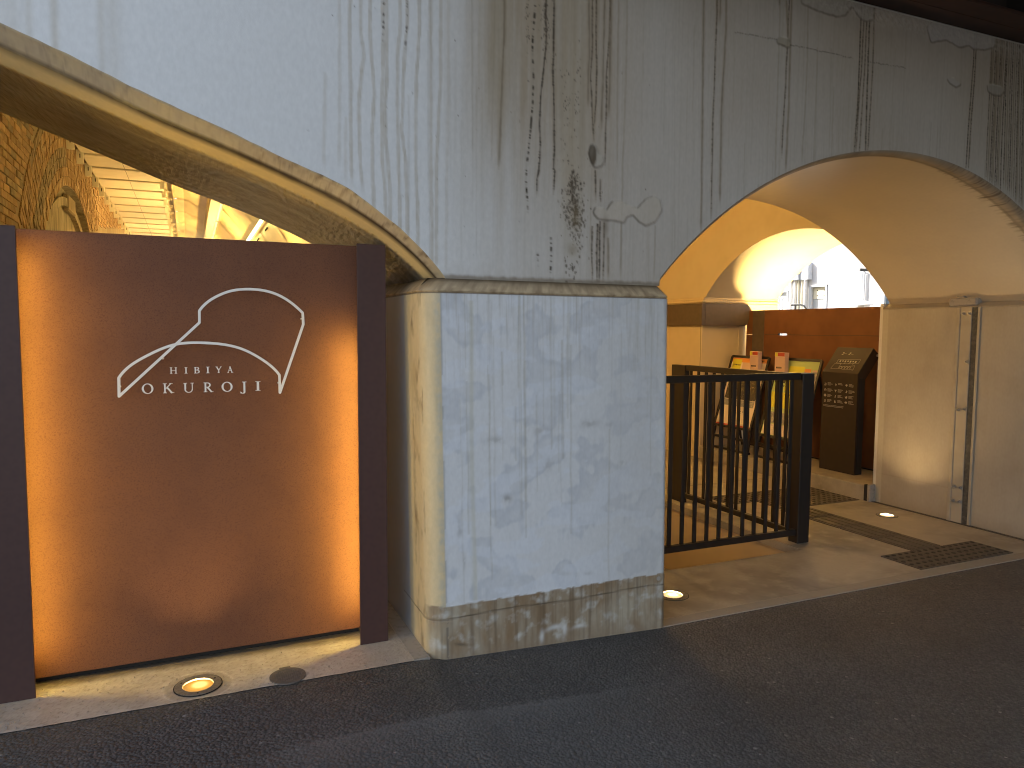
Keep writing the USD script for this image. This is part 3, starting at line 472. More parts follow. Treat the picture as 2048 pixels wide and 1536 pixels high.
T = np.ones(rings.shape) * np.array([0.62, 0.62, 0.62])
na = fbm(np.stack([S2 * 4.0, pz_ * 5.0, S2 * 0], -1), 3, 71); nb = fbm(np.stack([S2 * 40, pz_ * 1.4, S2 * 0], -1), 4, 72); nc = fbm(np.stack([S2 * 22, pz_ * 22, S2 * 0], -1), 4, 73)
nd = fbm(np.stack([S2 * 9, pz_ * 4, S2 * 0 + 5], -1), 5, 74)
cl = np.clip((na + 0.12 * (nb - 0.5) - 0.5) * 16, 0, 1) * np.clip(0.5 + (0.6 - na) * 3, 0.25, 1)       # repainted clouds with crisp, dripping lower edges
ov(T, cl * front, (0.43, 0.45, 0.49), 0.85)
ov(T, np.clip((fbm(np.stack([S2 * 3.1, pz_ * 6.5, S2 * 0 + 8], -1), 4, 75) - 0.53) * 20, 0, 1) * front, (0.64, 0.66, 0.70), 0.5)
ov(T, np.clip(nb - 0.55, 0, 1) * 3 * sstep((pz_ - 0.95) / 0.5) * front, (0.45, 0.44, 0.41), 0.25)
ov(T, np.clip(fbm(np.stack([S2 * 75, pz_ * 2.2, S2 * 0], -1), 3, 76) - 0.52, 0, 1) * 5 * sstep((pz_ - 1.15) / 0.4) * front, (0.34, 0.30, 0.24), 0.3)
ov(T, sstep((u - 0.55) / 0.5) * (0.4 + 0.6 * nd) * front, (0.47, 0.455, 0.43), 0.6)
for k in range(34):                                        # single runs down the front
    uu = rng.uniform(0.03, 1.1); z1 = rng.choice([1.65, 1.65, rng.uniform(0.9, 1.5)]); z0 = max(0.28, z1 - rng.uniform(0.15, 1.0))
    wv = uu + 0.006 * (meshkit.noise(np.stack([pz_[0] * 7, pz_[0] * 0 + k, pz_[0] * 0], -1), 77) - 0.5)
    ov(T, np.exp(-((u - wv[None, :]) / rng.uniform(0.0025, 0.005)) ** 2) * (pz_ < z1) * (pz_ > z0) * (0.5 + nc), (0.33, 0.30, 0.22), rng.uniform(0.12, 0.4))
for uu, ww, a in ((0.125, 0.011, 0.5), (0.132, 0.004, 0.3)):
    ov(T, np.exp(-((u - uu - 0.004 * np.sin(pz_ * 5)) / ww) ** 2) * (pz_ > 0.29) * (pz_ < 1.62), (0.50, 0.475, 0.38), a)
for uu, zc, su, sz, a in ((0.29, 0.74, 0.025, 0.02, 0.8), (0.50, 0.88, 0.03, 0.028, 0.5), (0.06, 0.62, 0.012, 0.05, 0.6), (0.9, 0.86, 0.02, 0.02, 0.6), (0.24, 1.01, 0.06, 0.018, 0.5), (0.45, 1.04, 0.04, 0.02, 0.5), (0.71, 1.06, 0.05, 0.018, 0.6), (0.83, 1.05, 0.03, 0.015, 0.45), (0.72, 0.34, 0.03, 0.008, 0.5), (0.08, 0.48, 0.006, 0.035, 0.7)):
    ov(T, np.exp(-((u - uu) / su) ** 2 - ((pz_ - zc) / sz) ** 2) * np.clip(nc * 3 - 0.9, 0, 1) * front, (0.30, 0.29, 0.28), a)
# rounded corner and left side: lamp glow painted yellow, post shadow painted grey, dark vertical scabs
ov(T, (1 - front), (0.43, 0.43, 0.43), 0.95)
ov(T, (1 - front) * sstep((u + 0.36) / 0.03), (0.66, 0.52, 0.30), 0.97)
ov(T, (1 - front) * np.clip(fbm(np.stack([S2 * 9, pz_ * 1.8, S2 * 0], -1), 3, 78) - 0.55, 0, 1) * 4 * (u > -0.34), (0.46, 0.37, 0.22), 0.6)
sc_ = np.exp(-((u + 0.205 - 0.006 * np.sin(pz_ * 11)) / 0.03) ** 2) * np.clip(fbm(np.stack([S2 * 30, pz_ * 4.5, S2 * 0 + 4], -1), 3, 83) * 5 - 2.4, 0, 1)
ov(T, sc_, (0.36, 0.26, 0.14), 0.6)
ov(T, (1 - front) * np.clip(fbm(np.stack([S2 * 18, pz_ * 7, S2 * 0], -1), 4, 79) - 0.56, 0, 1) * 6 * (u > -0.25) * (u < -0.1), (0.25, 0.17, 0.09), 0.6)
ov(T, np.exp(-((u + 0.02) / 0.016) ** 2) * np.clip(nc * 2 - 0.5, 0, 1), (0.42, 0.42, 0.36), 0.7)
ov(T, np.exp(-((u + 0.004) / 0.003) ** 2) * (pz_ > 0.3) * (nd > 0.42), (0.25, 0.23, 0.2), 0.5)
# brown bare plinth below the paint line, a groove, splashes
pl = 0.285 + 0.006 * (meshkit.noise(np.stack([S2 * 45, S2 * 0, S2 * 0], -1), 80) - 0.5) + 0.004 * (nb - 0.5)
below = np.clip((pl - pz_) / 0.003, 0, 1) * sstep((u + 0.12) / 0.05)
ov(T, below, (0.39, 0.33, 0.235), 0.93)
ov(T, below * np.clip(nd * 2.8 - 0.95, 0, 1), (0.25, 0.165, 0.09), 0.9)
ov(T, below * np.exp(-((u - 0.45) / 0.28) ** 2) * (0.2 + 1.1 * nb), (0.20, 0.13, 0.07), 0.85)
ov(T, below * np.clip(fbm(np.stack([S2 * 14, pz_ * 14, S2 * 0 + 2], -1), 4, 81) - 0.55, 0, 1) * 5, (0.52, 0.50, 0.45), 0.7)
ov(T, below * np.clip(nb - 0.52, 0, 1) * 4, (0.13, 0.09, 0.055), 0.6)
ov(T, np.exp(-((pz_ - pl) / 0.0035) ** 2) * front * (u < 0.62) * np.clip(nb * 3 - 1, 0, 1), (0.72, 0.73, 0.74), 0.9)
gl = 0.226 + 0.004 * np.sin(S2 * 9)
gro = np.exp(-((pz_ - gl) / 0.0032) ** 2) * (u > -0.45)
ov(T, gro, (0.10, 0.075, 0.05), 0.8)
ov(T, np.clip((0.10 - pz_) / 0.1, 0, 1) * (0.4 + nd), (0.26, 0.20, 0.14), 0.75)
ov(T, np.exp(-((u + 0.003) / 0.005) ** 2) * (pz_ < 0.27) * (nc > 0.45), (0.12, 0.10, 0.085), 0.7)
ov(T, np.exp(-(((u - 0.06) / 0.03) ** 2 + ((pz_ - 0.10 - (u - 0.06) * -0.25) / 0.006) ** 2)), (0.08, 0.065, 0.05), 0.8)
for uu, zc, su, sz in ((0.53, 0.105, 0.05, 0.012), (0.58, 0.085, 0.012, 0.03), (0.66, 0.09, 0.03, 0.01), (0.46, 0.07, 0.01, 0.03)):
    ov(T, np.exp(-((u - uu) / su) ** 2 - ((pz_ - zc + (u - uu) ** 2 * 4) / sz) ** 2), (0.62, 0.62, 0.6), 0.8)
# the ledge: bare, brown, grimy at its back
led = sstep((pz_ - 1.652) / 0.004)
ov(T, led, (0.52, 0.39, 0.23), 0.95)
ov(T, led * np.clip(nc * 2.6 - 0.9, 0, 1), (0.22, 0.15, 0.085), 0.8)
ov(T, led * sstep((pz_ - 1.695) / 0.012) * (0.6 + nd), (0.10, 0.07, 0.04), 0.95)
ov(T, np.exp(-((pz_ - 1.6535) / 0.0025) ** 2), (0.10, 0.07, 0.045), 0.85)
R2 = -gro * 1.5 + 0.8 * (nc - 0.5) * below + cl * 0.3 * front + (nc - 0.5) * 0.3
g = grid(rings)
if np.mean(g.face_normals[:, 1] * (g.triangles_center[:, 1] < 2.99)) > 0: g.invert()
obj('pier', g, 'wall_paint', via, smooth=True, prim={'tint': T.reshape(-1, 3), 'relief': R2.ravel()}, label='pale blue grey pier with brown plinth between the arches')
obj('plinth_plug', trimesh.creation.cylinder(0.011, 0.004, sections=20, transform=trimesh.transformations.translation_matrix((2.12, 2.979, 0.2605)) @ trimesh.transformations.rotation_matrix(math.pi / 2, (1, 0, 0))), 'kerb_edge', via)

# jamb wall under the right arch
yj = np.linspace(3.03, 4.53, 210); zj = np.r_[np.linspace(-0.02, 1.685, 230), 1.69, 1.693, 1.697, 1.71, 1.73, 1.74, 1.741]
ij = np.r_[np.zeros(230), 0.0, -0.006, -0.004, 0.012, 0.046, 0.058, 0.08]
Y, Z = np.meshgrid(yj, zj, indexing='ij')
P = np.stack([5.5 + np.repeat(ij[None, :], len(yj), 0), Y, Z], -1)
T = np.ones(P.shape) * np.array([0.37, 0.33, 0.265])
n1 = fbm(np.stack([Y * 4, Z * 3, Y * 0], -1), 5, 91); n2 = fbm(np.stack([Y * 30, Z * 1.5, Y * 0], -1), 4, 92)
ov(T, np.clip(n1 - 0.45, 0, 1) * 2.2, (0.30, 0.26, 0.2), 0.7); ov(T, np.clip(n2 - 0.5, 0, 1) * 3, (0.28, 0.24, 0.18), 0.15)
ov(T, np.exp(-((Y - 3.93) / 0.05) ** 2 - ((Z - 1.54) / 0.10) ** 2) * n1 * 1.6, (0.22, 0.2, 0.17), 0.6)
ov(T, np.clip((0.14 - Z + 0.06 * (n1 - 0.5)) / 0.16, 0, 1), (0.25, 0.20, 0.14), 0.65)
ov(T, np.exp(-((Z - 0.2655) / 0.003) ** 2) * (Y > 3.85), (0.26, 0.22, 0.17), 0.6)
ov(T, np.exp(-((Y - 3.24 + 0.05 * (Z - 0.3)) / 0.004) ** 2) * (Z < 0.46) * (Z > 0.12) * n1 * 1.5, (0.22, 0.12, 0.07), 0.6)
ov(T, sstep((Y - 4.47) / 0.01), (0.45, 0.41, 0.33), 0.7)
ov(T, sstep((Z - 1.687) / 0.004) * (0.6 + 0.5 * n1), (0.27, 0.235, 0.19), 0.85)
g = grid(P)
if g.face_normals[:, 0].mean() > 0: g.invert()
obj('jamb_wall', g, 'wall_paint', via, smooth=True, prim={'tint': T.reshape(-1, 3), 'relief': (n1.ravel() - 0.5) * 0.8}, label='cream wall under the right arch')
obj('jamb_end', bx(5.5005, 6.6, 4.5301, 4.56, 0, 1.74), 'plain_paint', via)
obj('impost_lump', cat(bx(5.487, 5.56, 3.70, 3.93, 1.70, 1.765, 0.012), bx(5.485, 5.56, 3.80, 3.86, 1.765, 1.779, 0.006)), 'kerb_edge', via)
cs = obj('cover_plate', bx(5.488, 5.4995, 3.735, 3.822, 0.0, 1.69, 0.003), 'wall_trim', via, label='vertical steel cover plate of the expansion joint')
obj('joint_edge', cat(bx(5.482, 5.4993, 3.8225, 3.852, 0.0, 1.69, 0.004)), 'wall_trim', via)
obj('joint_seal', bx(5.494, 5.4992, 3.690, 3.7345, 0.0, 1.69), 'sealant', via)
obj('joint_edge', bx(5.489, 5.4992, 3.668, 3.6895, 0.0, 1.69, 0.003), 'wall_trim', via)
for y, z in ((3.797, 1.643), (3.748, 1.643), (3.75, 1.271), (3.801, 0.897), (3.748, 0.905), (3.803, 0.288), (3.748, 0.287), (3.805, 0.176), (3.752, 0.177)):
    b = cat(trimesh.creation.cylinder(0.0115, 0.014, sections=6), )
    b = cat(b, trimesh.creation.cylinder(0.017, 0.004, sections=16, transform=trimesh.transformations.translation_matrix((0, 0, -0.005))), trimesh.creation.cylinder(0.0065, 0.05, sections=10))
    b.apply_transform(trimesh.transformations.rotation_matrix(-math.pi / 2, (0, 1, 0))); b.apply_translation((5.481, y, z)); obj('bolt', b, 'galvanised', cs)
# ------------------------------------------------------------------ ground: road, apron, paved floor
def gz(x): return np.interp(x, [-40, -0.7, 0.9, 1.0, 2.17, 40], [0.072, 0.068, 0.06, 0.043, 0.0, 0.0])
def lane(x, y):
    n = fbm(np.stack([x * 6, y * 6, x * 0], -1), 4, 5); n2 = fbm(np.stack([x * 45, y * 45, x * 0], -1), 3, 6)
    d = 2.50 + 0.02 * np.sin(x * 2.1) - y + 0.05 * (n2 - 0.5)
    worn = sstep((d + 0.004) / 0.012) * np.clip(0.25 + 0.75 * np.exp(-np.maximum(d, 0) / 0.10), 0, 1) * np.where(n2 > 0.42, 1, 0.55)
    return np.clip(worn * sstep((x - 0.1) / 0.3) * sstep((2.1 - x) / 0.9) + 0.35 * np.exp(-((x - 1.6) / 0.6) ** 2 - ((y - 2.95) / 0.1) ** 2) * n, 0, 1)
xs = np.linspace(-2.2, 7.0, 900); ys = np.linspace(1.0, 2.990, 200)
X, Y = np.meshgrid(xs, ys, indexing='ij')
ragged = 0.010 * (fbm(np.stack([xs * 30, xs * 0, xs * 0], -1), 4, 44) - 0.5)
Y = Y + ragged[:, None] * sstep((Y - 2.9) / 0.09)
Zr = gz(X) + 0.006 * (fbm(np.stack([X * 3, Y * 3, X * 0], -1), 3, 45) - 0.5) * sstep((2.99 - Y) / 0.1)
g = grid(np.stack([X, Y, Zr], -1))
if g.face_normals[:, 2].mean() < 0: g.invert()
rd = thing('road', None, kind='structure')
obj('surface', g, 'asphalt', rd, smooth=True, prim={'lane': lane(X, Y).ravel()})
xs2 = np.r_[-60, -2.2, -0.7, 0.9, 1.0, 2.17, 7, 60.0]; ys2 = np.r_[-60, -10, 1.004]
X, Y = np.meshgrid(xs2, ys2, indexing='ij'); g = grid(np.stack([X, Y, gz(X) - 0.003], -1))
if g.face_normals[:, 2].mean() < 0: g.invert()
g2 = cat(g, bx(-60, -2.2, 1.004, 2.98, -0.1, 0.06), bx(7, 60, 1.004, 2.98, -0.1, -0.004))
obj('surface', g2, 'asphalt', rd, prim={'lane': np.zeros(len(g2.vertices))})

def sheet_kerb(x0, x1):
    m = bx(x0 + 0.001, x1 - 0.001, 2.981, 3.0, -0.03, 0.0065, 0.003); m.vertices[:, 2] += gz(m.vertices[:, 0]); return m
def disc(x, y, r, n=48): return Point(x, y).buffer(r, n // 4)
LAMPS = [(-0.002, 3.091, 0.070, 0.087), (2.470, 3.335, 0.002, 0.088), (5.172, 4.140, 0.002, 0.078)]
# apron below the sign
ap = thing('apron', None, kind='structure')
poly = sbox(-2.2, 2.983, 0.938, 4.2).difference(sbox(-0.95, 2.9, 0.8585, 3.5))
m = sheet(poly, 0.0).subdivide_to_size(0.12)
m.vertices[:, 2] = gz(m.vertices[:, 0]) + 0.004
obj('slab', m, 'apron_concrete', ap)
X, Y = np.meshgrid(np.linspace(-0.95, 0.8585, 300), np.linspace(2.983, 3.5, 90), indexing='ij')
m1 = fbm(np.stack([X * 7, Y * 7, X * 0], -1), 5, 101); m2 = fbm(np.stack([X * 60, Y * 60, X * 0], -1), 3, 102); m3 = fbm(np.stack([X * 16, Y * 22, X * 0 + 3], -1), 4, 103)
T = np.ones(X.shape + (3,)) * np.array([0.46, 0.415, 0.365])
ov(T, np.clip(m1 * 2.4 - 0.9, 0, 1), (0.36, 0.305, 0.25), 0.7); ov(T, np.clip(m3 * 3 - 1.5, 0, 1), (0.56, 0.53, 0.48), 0.6); ov(T, np.clip(m2 * 5 - 2.9, 0, 1), (0.22, 0.18, 0.14), 0.6)
ov(T, sstep((Y - 3.27 + 0.05 * (m1 - 0.5)) / 0.07), (0.12, 0.095, 0.07), 0.85)  # shade of the panel painted onto the ground, together with grime
dl = np.hypot(X - LAMPS[0][0], Y - LAMPS[0][1])
ov(T, np.clip(np.exp(-((dl - 0.128 - 0.03 * (m3 - 0.5)) / 0.007) ** 2), 0, 1) * (m1 > 0.4), (0.62, 0.58, 0.53), 0.7); ov(T, (dl < 0.125) * 0.7, (0.33, 0.285, 0.235), 0.8)
ov(T, np.exp(-((np.hypot(X - 0.337, Y - 3.04) - 0.082) / 0.01) ** 2) * m3 * 1.4, (0.58, 0.55, 0.5), 0.6)
ov(T, sstep((3.0 - Y) / 0.012) * np.clip(m3 * 2.5 - 0.6, 0, 1), (0.55, 0.52, 0.48), 0.6)
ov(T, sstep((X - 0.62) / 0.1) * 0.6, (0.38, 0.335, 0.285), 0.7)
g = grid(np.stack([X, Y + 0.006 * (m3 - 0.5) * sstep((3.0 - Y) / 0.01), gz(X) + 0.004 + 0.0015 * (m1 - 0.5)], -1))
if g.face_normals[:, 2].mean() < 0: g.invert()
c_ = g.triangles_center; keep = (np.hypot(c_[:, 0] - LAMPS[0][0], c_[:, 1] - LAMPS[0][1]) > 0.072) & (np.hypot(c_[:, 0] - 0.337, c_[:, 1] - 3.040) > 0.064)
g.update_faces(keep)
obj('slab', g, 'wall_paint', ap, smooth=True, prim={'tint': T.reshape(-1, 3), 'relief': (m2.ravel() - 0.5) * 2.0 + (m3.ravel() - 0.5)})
obj('joint', cat(bx(0.860, 0.930, 2.985, 3.9, 0.02, gz(0.9) + 0.0065)), 'kerb_edge', ap)
rg = np.random.default_rng(5); grit = []
for i in range(260):
    x, y = rg.uniform(-0.7, 0.85), rg.uniform(3.0, 3.3); r = rg.uniform(0.0012, 0.0042) * rg.uniform(0.5, 1)
    if math.hypot(x + 0.002, y - 3.091) < 0.1: continue
    s = trimesh.creation.icosphere(0, r); s.vertices *= rg.uniform(0.7, 1.3, (1, 3)); s.vertices += (x, y, gz(x) + 0.0045 + r * 0.4); grit.append(s)
obj('grit', cat(*grit), 'kerb_edge', label='loose grit and crumbs on the concrete below the sign', cat='grit', kind='stuff')

# floor under the right arch with its pit, lamp holes
fl = thing('floor', None, kind='structure')
PIT = sbox(2.2, 3.700, 3.815, 5.36)
poly = sbox(2.1, 2.986, 5.52, 5.685).union(sbox(5.5, 2.986, 9.0, 3.03)).difference(PIT).difference(disc(*LAMPS[1][:2], 0.078)).difference(disc(*LAMPS[2][:2], 0.069))
KERB = sbox(2.1, 2.986, 9.0, 3.066)
obj('slab', sheet(poly.difference(sbox(2.1, 2.9, 9.0, 3.0675)), 0.004), 'concrete_floor', fl)
for k in range(6): obj('kerb_stone', bx(2.1 + 0.9 * k + 0.0015, 3.0 + 0.9 * k - 0.0015, 2.984, 3.0665, -0.06, 0.0046, 0.001), 'kerb_concrete', fl)
obj('slab', sheet(sbox(2.1, 5.690, 5.52, 14.0), 0.004), 'concrete_floor', fl)
obj('joint', bx(2.1, 5.52, 5.6845, 5.6905, -0.02, 0.0015), 'dark_gap', fl)
obj('wall_base_joint', bx(5.462, 5.4995, 2.99, 4.55, 0.0, 0.0075, 0.002), 'sealant', fl)
obj('slab_edge', bx(3.805, 3.8148, 3.70, 5.36, -0.055, 0.0035), 'concrete_floor', fl)
TH = 0.006
def dot_tile(x0, y0, s=0.298):
    t = obj('dot_tile', bx(x0 + 0.001, x0 + s - 0.001, y0 + 0.001, y0 + s - 0.001, 0.0042, 0.0042 + TH, 0.0012), 'tactile', fl)
    ms = []
    for i in range(5):
        for j in range(5):
            n = 10; a = np.arange(n) * 2 * math.pi / n; c = np.array([x0 + s * (i + 0.5) / 5, y0 + s * (j + 0.5) / 5]); z = 0.0042 + TH
            v = np.vstack([np.c_[c[0] + 0.0165 * np.cos(a), c[1] + 0.0165 * np.sin(a), np.full(n, z)], np.c_[c[0] + 0.0105 * np.cos(a), c[1] + 0.0105 * np.sin(a), np.full(n, z + 0.005)]]); ms.append(trimesh.convex.convex_hull(v))
    obj('domes', cat(*ms), 'tactile_dot', t, kind='stuff')
def tile_bars(x0, y0, s=0.298):
    ms = [bx(x0 + 0.001, x0 + s - 0.001, y0 + 0.001, y0 + s - 0.001, 0.0042, 0.0042 + TH, 0.0012)]
    for i in range(4):
        xc = x0 + s * (i + 0.5) / 4
        ms.append(bx(xc - 0.018, xc + 0.018, y0 + 0.012, y0 + s - 0.012, 0.0042 + TH - 0.001, 0.0042 + TH + 0.005, 0.004))
    return cat(*ms)
for k in range(3): dot_tile(4.178 + 0.306 * k, 3.083)
for k in range(4): obj('bar_tile', tile_bars(4.484, 3.389 + 0.306 * k), 'tactile', fl)
for k in range(3):
    for j in range(2): dot_tile(4.52 + 0.302 * k, 4.622 + 0.302 * j)
dot_tile(4.218, 4.924)
# the pit behind the railing
pit = thing('stairwell', None, kind='structure')
obj('wall', bx(3.8152, 3.95, 3.70, 5.36, -2.4, -0.056), 'cream_paint', pit)
obj('wall', bx(2.1, 3.8148, 3.60, 3.6995, -2.4, 0.0035), 'cream_paint', pit)
obj('wall', bx(2.1, 3.8148, 5.3605, 5.46, -2.4, 0.0035), 'cream_paint', pit)
obj('wall', bx(2.02, 2.1995, 3.70, 5.36, -2.4, 0.0035), 'cream_paint', pit)
for k in range(10): obj('step', bx(2.2, 3.8148, 3.70 + 0.001, 5.359 - 0.16 * k, -2.4 + 0.2 * k - (0.2 if k else 0), -2.4 + 0.2 * (k + 1) - 0.2 * 0 - (0.0), 0.0) if k < 1 else bx(2.2, 3.8148, 5.359 - 0.16 * (10 - k), 5.359, -2.4 + 0.18 * k, -2.4 + 0.18 * (k + 1)), 'concrete_floor', pit)
# low platform in the side bay
pf = thing('platform', None, kind='structure')
obj('slab', bx(5.452, 6.6, 4.5605, 6.915, -0.02, 0.14, 0.006), 'concrete_floor', pf)
obj('end_block', bx(5.432, 5.5, 4.531, 4.5595, 0.0045, 0.158, 0.004), 'kerb_edge', pf)
obj('end_block', bx(5.440, 5.475, 4.5597, 4.60, 0.0045, 0.150, 0.003), 'dark_gap', pf)

# ------------------------------------------------------------------ in-ground lamps
emit_mat('lamp_hot', (1.0, 0.62, 0.20), 120.0)
emit_mat('lamp_hot_white', (1.0, 0.68, 0.32), 650.0)
lens_mat('lens_amber', (0.85, 0.55, 0.16), (0.42, 0.19, 0.018), (0.24, 0.09, 0.006), 0.058, 1.0, 0.5)
lens_mat('lens_warm', (1.6, 1.2, 0.66), (0.42, 0.27, 0.11), (0.11, 0.075, 0.036), 0.055, 1.0, 0.5)
def ground_lamp(x, y, z, r, hot, lens, label, deep=0.06, core=0.36):
    t = thing('ground_lamp', label, 'ground lamp', group='in-ground lamps under the arches', loc=(x, y, z))
    rim = extr(Point(0, 0).buffer(r, 16).difference(Point(0, 0).buffer(r * 0.66, 16)), 0.006); rim.apply_translation((0, 0, -0.001))
    rm = obj('rim', rim, 'lamp_rim', t)
    obj('outer_ring', extr(Point(0, 0).buffer(r + 0.004, 16).difference(Point(0, 0).buffer(r + 0.0005, 16)), 0.0035), 'dark_gap', t)
    for k in range(3):
        a = 0.5 + k * 2.094; s = trimesh.creation.cylinder(0.0035, 0.002, sections=10); s.apply_translation((0.83 * r * math.cos(a), 0.83 * r * math.sin(a), 0.0055)); obj('screw', s, 'dark_gap', rm)
    can = trimesh.creation.cylinder(r * 0.72, deep + 0.04, sections=36); can.apply_translation((0, 0, -(deep + 0.04) / 2 - 0.0015))
    can = trimesh.Trimesh(can.vertices, can.faces[~((can.face_normals[:, 2] > 0.9))]); can.invert()
    obj('can', can, 'lamp_can', t)
    e = trimesh.creation.cylinder(r * core, 0.012, sections=24); e.apply_transform(trimesh.transformations.rotation_matrix(0.0, (1, 0, 0))); e.apply_translation((0, 0, -deep)); obj('bulb', e, hot, t)
    v = sheet(Point(0, 0).buffer(r * 0.665, 16), 0.0025); obj('lens', v, lens, t)
ground_lamp(*LAMPS[0], 'lamp_hot', 'lens_amber', 'round in-ground lamp glowing amber in front of the brown sign', 0.08, 0.60)
ground_lamp(*LAMPS[1], 'lamp_hot_white', 'lens_warm', 'round in-ground lamp half hidden by the right edge of the pier')
ground_lamp(*LAMPS[2], 'lamp_hot_white', 'lens_warm', 'round in-ground lamp lighting the cream wall beside the tactile strip')

# small iron valve cover beside the amber lamp
vc = thing('valve_cover', 'small round cast iron cover in the concrete right of the amber lamp', 'valve cover', loc=(0.337, 3.040, 0.066))
obj('frame', cat(extr(Point(0, 0).buffer(0.072, 14).difference(Point(0, 0).buffer(0.056, 14)), 0.006), bx(-0.025, 0.02, 0.06, 0.086, 0.0, 0.005, 0.001)), 'cast_iron', vc)
lid = [extr(Point(0, 0).buffer(0.0555, 14), 0.0035)]
for i in range(-6, 7):
    for j in range(-6, 7):
        if math.hypot(i, j) * 0.0085 < 0.050: lid.append(bx(i * 0.0085 - 0.0026, i * 0.0085 + 0.0026, j * 0.0085 - 0.0026, j * 0.0085 + 0.0026, 0.0034, 0.0056))
obj('lid', cat(*lid), 'cast_iron', vc)

# ------------------------------------------------------------------ the sign
sg = thing('sign', 'large rust brown metal sign panel with white arch emblem and lettering between two posts', 'sign')
YF, YP = 3.224, 3.340
for i, (x0, x1, inner) in enumerate(((-0.745, -0.575, 1), (0.677, 0.804, -1))):
    zb = float(gz(x0)) + 0.004
    a, b = (x0, x1 - 0.034) if inner > 0 else (x0 + 0.034, x1)
    obj('post', cat(bx(x0, x1, YF, YF + 0.008, zb, 1.868, 0.0015), bx(a, b, YF + 0.0081, YP + 0.05, zb, 1.867)), 'brown_steel', sg)
    xi = x1 - 0.034 if inner > 0 else x0 + 0.034
    emit_mat(f'strip_light_{"ab"[i]}', (1.0, 0.66, 0.12), (30.0, 42.0)[i])
    obj('light_strip', bx(xi, xi + 0.004, YF + 0.012, YF + 0.024, 0.18, 1.80) if inner > 0 else bx(xi - 0.004, xi, YF + 0.012, YF + 0.024, 0.18, 1.45), f'strip_light_{"ab"[i]}', sg)
obj('panel', bx(-0.616, 0.719, YP, YP + 0.025, 0.100, 1.870, 0.0015), 'corten', sg)
obj('foot_rail', bx(-0.60, 0.70, YP + 0.03, YP + 0.06, 0.072, 0.098), 'dark_gap', sg)  # dark bar standing in for the shaded gap below the panel
YE = 3.272
path = [(0.35, 1.298), (0.351, 1.222), (0.453, 1.516), (0.451, 1.565)]
c2 = [(0.451, 1.565), (0.395, 1.614), (0.345, 1.642), (0.291, 1.657), (0.242, 1.661), (0.213, 1.66), (0.161, 1.651), (0.113, 1.631), (0.071, 1.603), (0.04, 1.567)]
c1 = [(-0.26, 1.298), (-0.209, 1.353), (-0.156, 1.386), (-0.098, 1.415), (-0.053, 1.43), (0.016, 1.437), (0.062, 1.436), (0.132, 1.429), (0.204, 1.409), (0.266, 1.375), (0.315, 1.338), (0.35, 1.298)]
from scipy.interpolate import CubicSpline
def smooth_curve(p, n=60):
    p = np.array(p); s = np.r_[0, np.cumsum(np.linalg.norm(np.diff(p, axis=0), axis=1))]; q = np.linspace(0, s[-1], n)
    return [tuple(v) for v in CubicSpline(s, p)(q)]
line = smooth_curve(c1) + path[1:3] + smooth_curve(c2) + [(0.039, 1.519), (-0.261, 1.225), (-0.26, 1.298)]
em = unary_union([LineString(line[i:i + 2]).buffer(0.0052, cap_style='round', quad_segs=3) for i in range(len(line) - 1)])
m = to_xz(extr(em, 0.006), YE + 0.006)
for x, z in ((-0.26, 1.26), (0.062, 1.436), (0.35, 1.26), (0.2, 1.659), (0.452, 1.54), (-0.1, 1.372)):
    m = cat(m, trimesh.creation.cylinder(0.003, segment=[(x, YE + 0.005, z), (x, YP + 0.001, z)], sections=8))
obj('emblem', m, 'white_metal', sg, label='white line emblem of two arches')
def R_(x0, y0, x1, y1): return sbox(x0, y0, x1, y1)
def L_(a, b, w): return LineString([a, b]).buffer(w / 2, cap_style='flat')
def serif(x, y, w, up=False):
    s = 0.055
    return R_(x - w / 2, y - (s if up else 0), x + w / 2, y + (0 if up else s))
